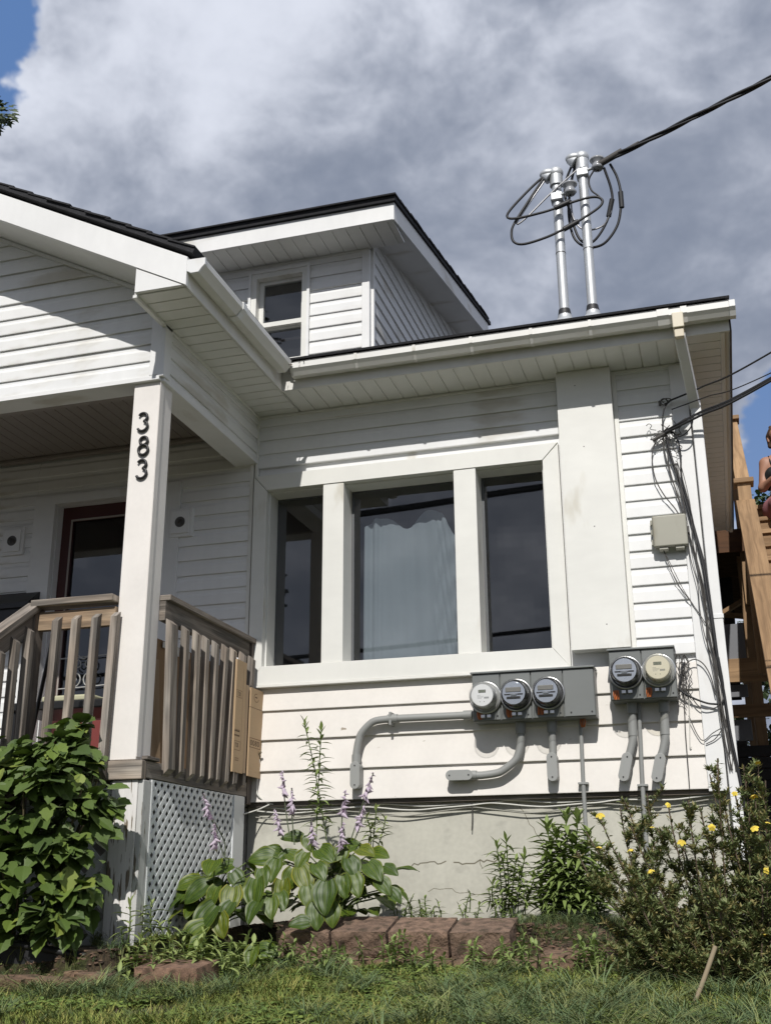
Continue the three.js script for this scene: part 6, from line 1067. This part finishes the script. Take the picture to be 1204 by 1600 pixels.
// ------------------------------------------------------------------ person sitting on the stairs
{
  const sdCap = (p, a, b, ra, rb) => { const bx = b[0] - a[0], by = b[1] - a[1], bz = b[2] - a[2], px = p[0] - a[0], py = p[1] - a[1], pz = p[2] - a[2]; const h = Math.min(1, Math.max(0, (px * bx + py * by + pz * bz) / (bx * bx + by * by + bz * bz))); return Math.hypot(px - bx * h, py - by * h, pz - bz * h) - lerp(ra, rb, h); };
  const smin = (a, b, k) => { const h = Math.max(k - Math.abs(a - b), 0) / k; return Math.min(a, b) - h * h * k * 0.25; };
  function mesh(bones, k, c, half, res) {
    const mc = new MarchingCubes(res, M.post, false, false, 120000); mc.isolation = 0; const hs = res / 2, S = 1;
    for (let z = 0; z < res; z++) for (let y = 0; y < res; y++) for (let x = 0; x < res; x++) { const p = [c[0] + (x - hs) / hs * half, c[1] + (y - hs) / hs * half, c[2] + (z - hs) / hs * half]; let d = 9; for (const b of bones) d = smin(d, sdCap(p, b[0], b[1], b[2], b[3]), b[4] ?? k); mc.field[x + y * res + z * res * res] = -d * 20; }
    mc.update(); const g = new THREE.BufferGeometry(), n = mc.count ?? mc.geometry.drawRange.count; g.setAttribute('position', new THREE.BufferAttribute(mc.positionArray.slice(0, n * 3), 3)); g.setAttribute('normal', new THREE.BufferAttribute(mc.normalArray.slice(0, n * 3), 3)); g.scale(half, half, half); g.translate(...c); g.setAttribute('uv', new THREE.BufferAttribute(new Float32Array(n * 2), 2)); return g;
  }
  const Z = -4.27;
  const body = [
    [[0.70, 5.01, Z], [0.84, 5.01, Z], 0.115, 0.115], [[0.77, 5.06, Z], [0.77, 5.22, Z], 0.12, 0.105], [[0.72, 5.36, Z], [0.82, 5.36, Z], 0.105, 0.105], [[0.66, 5.475, Z - 0.01], [0.88, 5.475, Z - 0.01], 0.06, 0.06],
    [[0.77, 5.48, Z], [0.775, 5.60, Z + 0.01], 0.052, 0.048],
    [[0.635, 5.47, Z], [0.595, 5.21, Z + 0.05], 0.047, 0.04, 0.03], [[0.595, 5.21, Z + 0.05], [0.735, 5.27, Z + 0.24], 0.038, 0.027, 0.03],
    [[0.905, 5.47, Z], [0.945, 5.21, Z + 0.05], 0.047, 0.04, 0.03], [[0.945, 5.21, Z + 0.05], [0.81, 5.26, Z + 0.24], 0.038, 0.027, 0.03],
    [[0.70, 5.0, Z], [0.72, 5.02, Z + 0.42], 0.088, 0.058, 0.04], [[0.84, 5.0, Z], [0.88, 5.02, Z + 0.42], 0.088, 0.058, 0.04],
    [[0.72, 5.02, Z + 0.42], [0.72, 4.63, Z + 0.40], 0.056, 0.036, 0.03], [[0.88, 5.02, Z + 0.42], [0.88, 4.63, Z + 0.40], 0.056, 0.036, 0.03],
    [[0.72, 4.595, Z + 0.37], [0.72, 4.58, Z + 0.55], 0.036, 0.028, 0.03], [[0.88, 4.595, Z + 0.37], [0.88, 4.58, Z + 0.55], 0.036, 0.028, 0.03],
  ];
  const H = [0.785, 5.70, Z + 0.02], head = [
    [[H[0], H[1] + 0.03, H[2] - 0.015], [H[0], H[1] + 0.04, H[2] + 0.015], 0.083, 0.083], [[H[0], H[1] - 0.03, H[2] + 0.03], [H[0], H[1] - 0.065, H[2] + 0.05], 0.058, 0.042],
    [[H[0], H[1] + 0.012, H[2] + 0.092], [H[0], H[1] - 0.018, H[2] + 0.108], 0.010, 0.014, 0.02], [[H[0] - 0.018, H[1] - 0.055, H[2] + 0.090], [H[0] + 0.018, H[1] - 0.055, H[2] + 0.090], 0.008, 0.008, 0.012],
    [[H[0] - 0.088, H[1] + 0.01, H[2]], [H[0] - 0.088, H[1] - 0.02, H[2] + 0.005], 0.016, 0.011, 0.012], [[H[0] + 0.088, H[1] + 0.01, H[2]], [H[0] + 0.088, H[1] - 0.02, H[2] + 0.005], 0.016, 0.011, 0.012],
    [[0.777, 5.58, Z + 0.01], [0.782, 5.63, Z + 0.015], 0.048, 0.048],
  ];
  const hand = (w, s) => { const l = [[w, [w[0] + s * 0.035, w[1] + 0.012, w[2] + 0.045], 0.024, 0.026]]; const pc = [w[0] + s * 0.035, w[1] + 0.012, w[2] + 0.045]; for (let f = 0; f < 4; f++) { const o = (f - 1.5) * 0.017, L = [0.032, 0.037, 0.034, 0.026][f]; const k1 = [pc[0] + s * L * 0.9, pc[1] + o + 0.004, pc[2] + 0.03], k2 = [k1[0] + s * L * 0.55, k1[1] - 0.006, k1[2] - 0.012]; l.push([[pc[0] + s * 0.008, pc[1] + o, pc[2] + 0.012], k1, 0.0095, 0.0085, 0.008], [k1, k2, 0.0085, 0.0075, 0.006]); } l.push([[w[0] + s * 0.01, w[1] + 0.025, w[2] + 0.03], [w[0] + s * 0.03, w[1] + 0.058, w[2] + 0.055], 0.012, 0.0095, 0.01]); return l; };
  const wr = [0.735, 5.27, Z + 0.24], wl = [0.81, 5.26, Z + 0.24];
  const geo = mergeGeometries([mesh(body, 0.07, [0.77, 5.1, -4.02], 0.62, 92), mesh(head, 0.03, [H[0], H[1] - 0.02, H[2] + 0.02], 0.17, 84), mesh(hand(wr, 1), 0.012, [wr[0] + 0.03, wr[1] + 0.01, wr[2] + 0.04], 0.11, 64), mesh(hand(wl, -1), 0.012, [wl[0] - 0.03, wl[1] + 0.01, wl[2] + 0.04], 0.11, 64)]);
  const t = thing('person', 'person in a black top sitting high on the timber stairs', 'person', [0.77, 4.93, Z]);
  part(t, 'body', geo, phys([0.36, 0.185, 0.12], { roughness: 0.55 }));
  part(t, 'hair', mesh([[[H[0], H[1] + 0.045, H[2] - 0.03], [H[0], H[1] + 0.055, H[2] - 0.005], 0.098, 0.092], [[H[0] - 0.06, H[1] + 0.03, H[2] - 0.02], [H[0] - 0.075, H[1] - 0.06, H[2] - 0.02], 0.045, 0.025], [[H[0] + 0.06, H[1] + 0.03, H[2] - 0.02], [H[0] + 0.075, H[1] - 0.06, H[2] - 0.02], 0.045, 0.025], [[H[0], H[1], H[2] - 0.06], [H[0], H[1] - 0.10, H[2] - 0.05], 0.07, 0.045], [[H[0] - 0.03, H[1] + 0.13, H[2] - 0.05], [H[0] - 0.05, H[1] + 0.15, H[2] - 0.07], 0.03, 0.02]], 0.03, [H[0], H[1] + 0.02, H[2] - 0.03], 0.22, 70), std([0.075, 0.04, 0.022], { roughness: 0.8 }));
  part(t, 'top', merge([mesh([[[0.70, 5.34, Z + 0.06], [0.84, 5.34, Z + 0.06], 0.068, 0.068], [[0.67, 5.30, Z - 0.02], [0.87, 5.30, Z - 0.02], 0.10, 0.10]], 0.04, [0.77, 5.33, Z + 0.02], 0.26, 60), tube([[0.70, 5.39, Z + 0.11], [0.685, 5.47, Z + 0.06], [0.68, 5.535, Z], [0.69, 5.48, Z - 0.09]], 0.009, 20, 6), tube([[0.84, 5.39, Z + 0.11], [0.855, 5.47, Z + 0.06], [0.86, 5.535, Z], [0.85, 5.48, Z - 0.09]], 0.009, 20, 6)]), std([0.012, 0.012, 0.013], { roughness: 0.8 }));
  part(t, 'shorts', mesh([[[0.69, 5.0, Z], [0.85, 5.0, Z], 0.124, 0.124], [[0.70, 5.0, Z], [0.71, 5.01, Z + 0.16], 0.10, 0.09], [[0.84, 5.0, Z], [0.86, 5.01, Z + 0.16], 0.10, 0.09]], 0.04, [0.77, 5.0, Z + 0.07], 0.32, 60), std([0.30, 0.12, 0.13], { roughness: 0.85 }));
  for (const s of [-1, 1]) part(t, 'eye', new THREE.SphereGeometry(0.009, 10, 8), std([0.03, 0.02, 0.015], { roughness: 0.2 }), [H[0] + s * 0.031, H[1] + 0.01, H[2] + 0.086]);
}
// ------------------------------------------------------------------ trees
function starLeaf(lobes) { const p = [], pts = []; const prof = lobes ? [1, 0.42, 0.8, 0.34, 0.55, 0.2] : [1, 0.75, 0.55, 0.5, 0.45, 0.3]; for (let i = 0; i < 11; i++) { const k = i < 6 ? i : 11 - i, a = (i / 11) * 2 * Math.PI; pts.push([Math.sin(a) * prof[k] * 0.6, (i % 2 ? 0.05 : -0.06), Math.cos(a) * prof[k] * 0.6 + 0.2]); } for (let i = 0; i < 11; i++) p.push(0, 0, 0.2, ...pts[i], ...pts[(i + 1) % 11]); const g = new THREE.BufferGeometry(); g.setAttribute('position', new THREE.Float32BufferAttribute(p, 3)); g.setAttribute('uv', new THREE.Float32BufferAttribute(new Float32Array(66), 2)); g.computeVertexNormals(); return g; }
const maple = starLeaf(true), oval = starLeaf(false);
function tree(name, label, base, height, crowns, n, size, leafGeo, mat, extra = []) {
  const t = thing(name, label, 'tree', base), O = new THREE.Object3D(), l = [];
  part(t, 'trunk', tube([[base[0], base[1] - 0.2, base[2]], [base[0] + 0.1, base[1] + height * 0.35, base[2]], [base[0], base[1] + height * 0.75, base[2]]], height * 0.018, 16, 9), std([0.07, 0.055, 0.04], { roughness: 0.95 }));
  const limbs = []; for (const c of crowns) limbs.push(tube([[base[0], base[1] + height * 0.3, base[2]], [lerp(base[0], c[0], 0.5), lerp(base[1] + height * 0.4, c[1], 0.6), lerp(base[2], c[2], 0.5)], [c[0], c[1], c[2]]], height * 0.007, 12, 6)); part(t, 'limbs', merge(limbs), std([0.07, 0.055, 0.04], { roughness: 0.95 }));
  const clumps = []; for (const c of crowns) for (let i = 0; i < 26; i++) { const a = rr(0, 6.28), u = rr(-1, 1), q = Math.sqrt(1 - u * u), r = Math.pow(rr(0.15, 1), 0.5); clumps.push([c[0] + Math.cos(a) * q * c[3] * r, c[1] + u * c[4] * r, c[2] + Math.sin(a) * q * c[3] * r, rr(0.18, 0.34) * c[3]]); }
  for (let i = 0; i < n; i++) { const c = clumps[Math.floor(rnd() * clumps.length)]; O.position.set(c[0] + rr(-1, 1) * c[3], c[1] + rr(-0.8, 0.8) * c[3], c[2] + rr(-1, 1) * c[3]); orient(O, [rr(-1, 1), rr(-1, 0.3), rr(-1, 1)], [rr(-0.6, 0.6), 1, rr(-0.6, 0.6)]); O.scale.setScalar(size * rr(0.7, 1.3)); O.updateMatrix(); l.push(leafGeo.clone().applyMatrix4(O.matrix)); }
  for (const [x, y, z, s] of extra) { O.position.set(x, y, z); orient(O, [rr(0, 1), rr(-1, 0), rr(-0.3, 1)], [rr(-0.3, 0.3), 0.7, 0.7]); O.scale.setScalar(s); O.updateMatrix(); l.push(leafGeo.clone().applyMatrix4(O.matrix)); }
  tag(part(t, 'crown', mergeGeometries(l), mat), null, null, null, 'stuff'); return t;
}
{
  const ex = []; for (let i = 0; i < 70; i++) { const q = rnd(); ex.push([-9.74 - q * 0.6 + rr(-0.05, 0.05), 13.28 + rr(-0.28, 0.32) * (0.4 + q * 0.5), -6 + rr(-0.3, 0.3), rr(0.16, 0.25)]); }
  tree('maple_tree', 'tall maple behind the house, its leaf tips showing at the left edge', [-13.4, 1.4, -6], 12.5, [[-13.3, 11.8, -6, 2.2, 2.4]], 2600, 0.22, maple, leafMat([0.045, 0.075, 0.014]), ex);
  tree('broadleaf_tree', 'dark leafy tree behind the rear deck posts', [1.6, 1.4, -10.5], 6, [[1.4, 4.0, -10.5, 1.5, 1.5], [2.6, 4.6, -10.8, 1.4, 1.6]], 4200, 0.14, oval, leafMat([0.035, 0.06, 0.014]));
  tree('broadleaf_tree', 'farther tree top peeking beside the person on the stairs', [1.35, 1.4, -13.5], 7, [[1.3, 7.3, -13.5, 0.7, 0.95]], 1100, 0.16, oval, leafMat([0.06, 0.10, 0.03]));
  // trees across the street, mirrored in the panes and closing the horizon
  const across = [[-19, 24, 6, 3.0], [-8, 29, 4.6, 2.4], [-1.5, 28, 4.6, 2.6], [6, 29, 5, 2.6], [14, 26, 6, 3.0]];
  across.forEach(([x, z, h, r], i) => tree('street_tree', ['first round street tree from the left across the road', 'second round street tree from the left across the road', 'middle round street tree across the road', 'fourth round street tree across the road', 'rightmost round street tree across the road'][i], [x, 0, z], h, [[x - r * 0.5, h * 0.55, z, r * 0.8, r * 0.75], [x + r * 0.55, h * 0.5, z + 0.4, r * 0.85, r * 0.7]], 4200, 0.42, oval, leafMat([0.045, 0.07, 0.018])));
  tree('spruce_tree', 'tall spruce across the road mirrored in the dormer window', [-13.4, 0, 21], 20.5, Array.from({ length: 9 }, (_, i) => [-13.4, 3.2 + i * 2.0, 21, 2.3 - i * 0.14, 1.4]), 12000, 0.36, oval, leafMat([0.025, 0.045, 0.016]));
}
renderer.render(scene, camera);
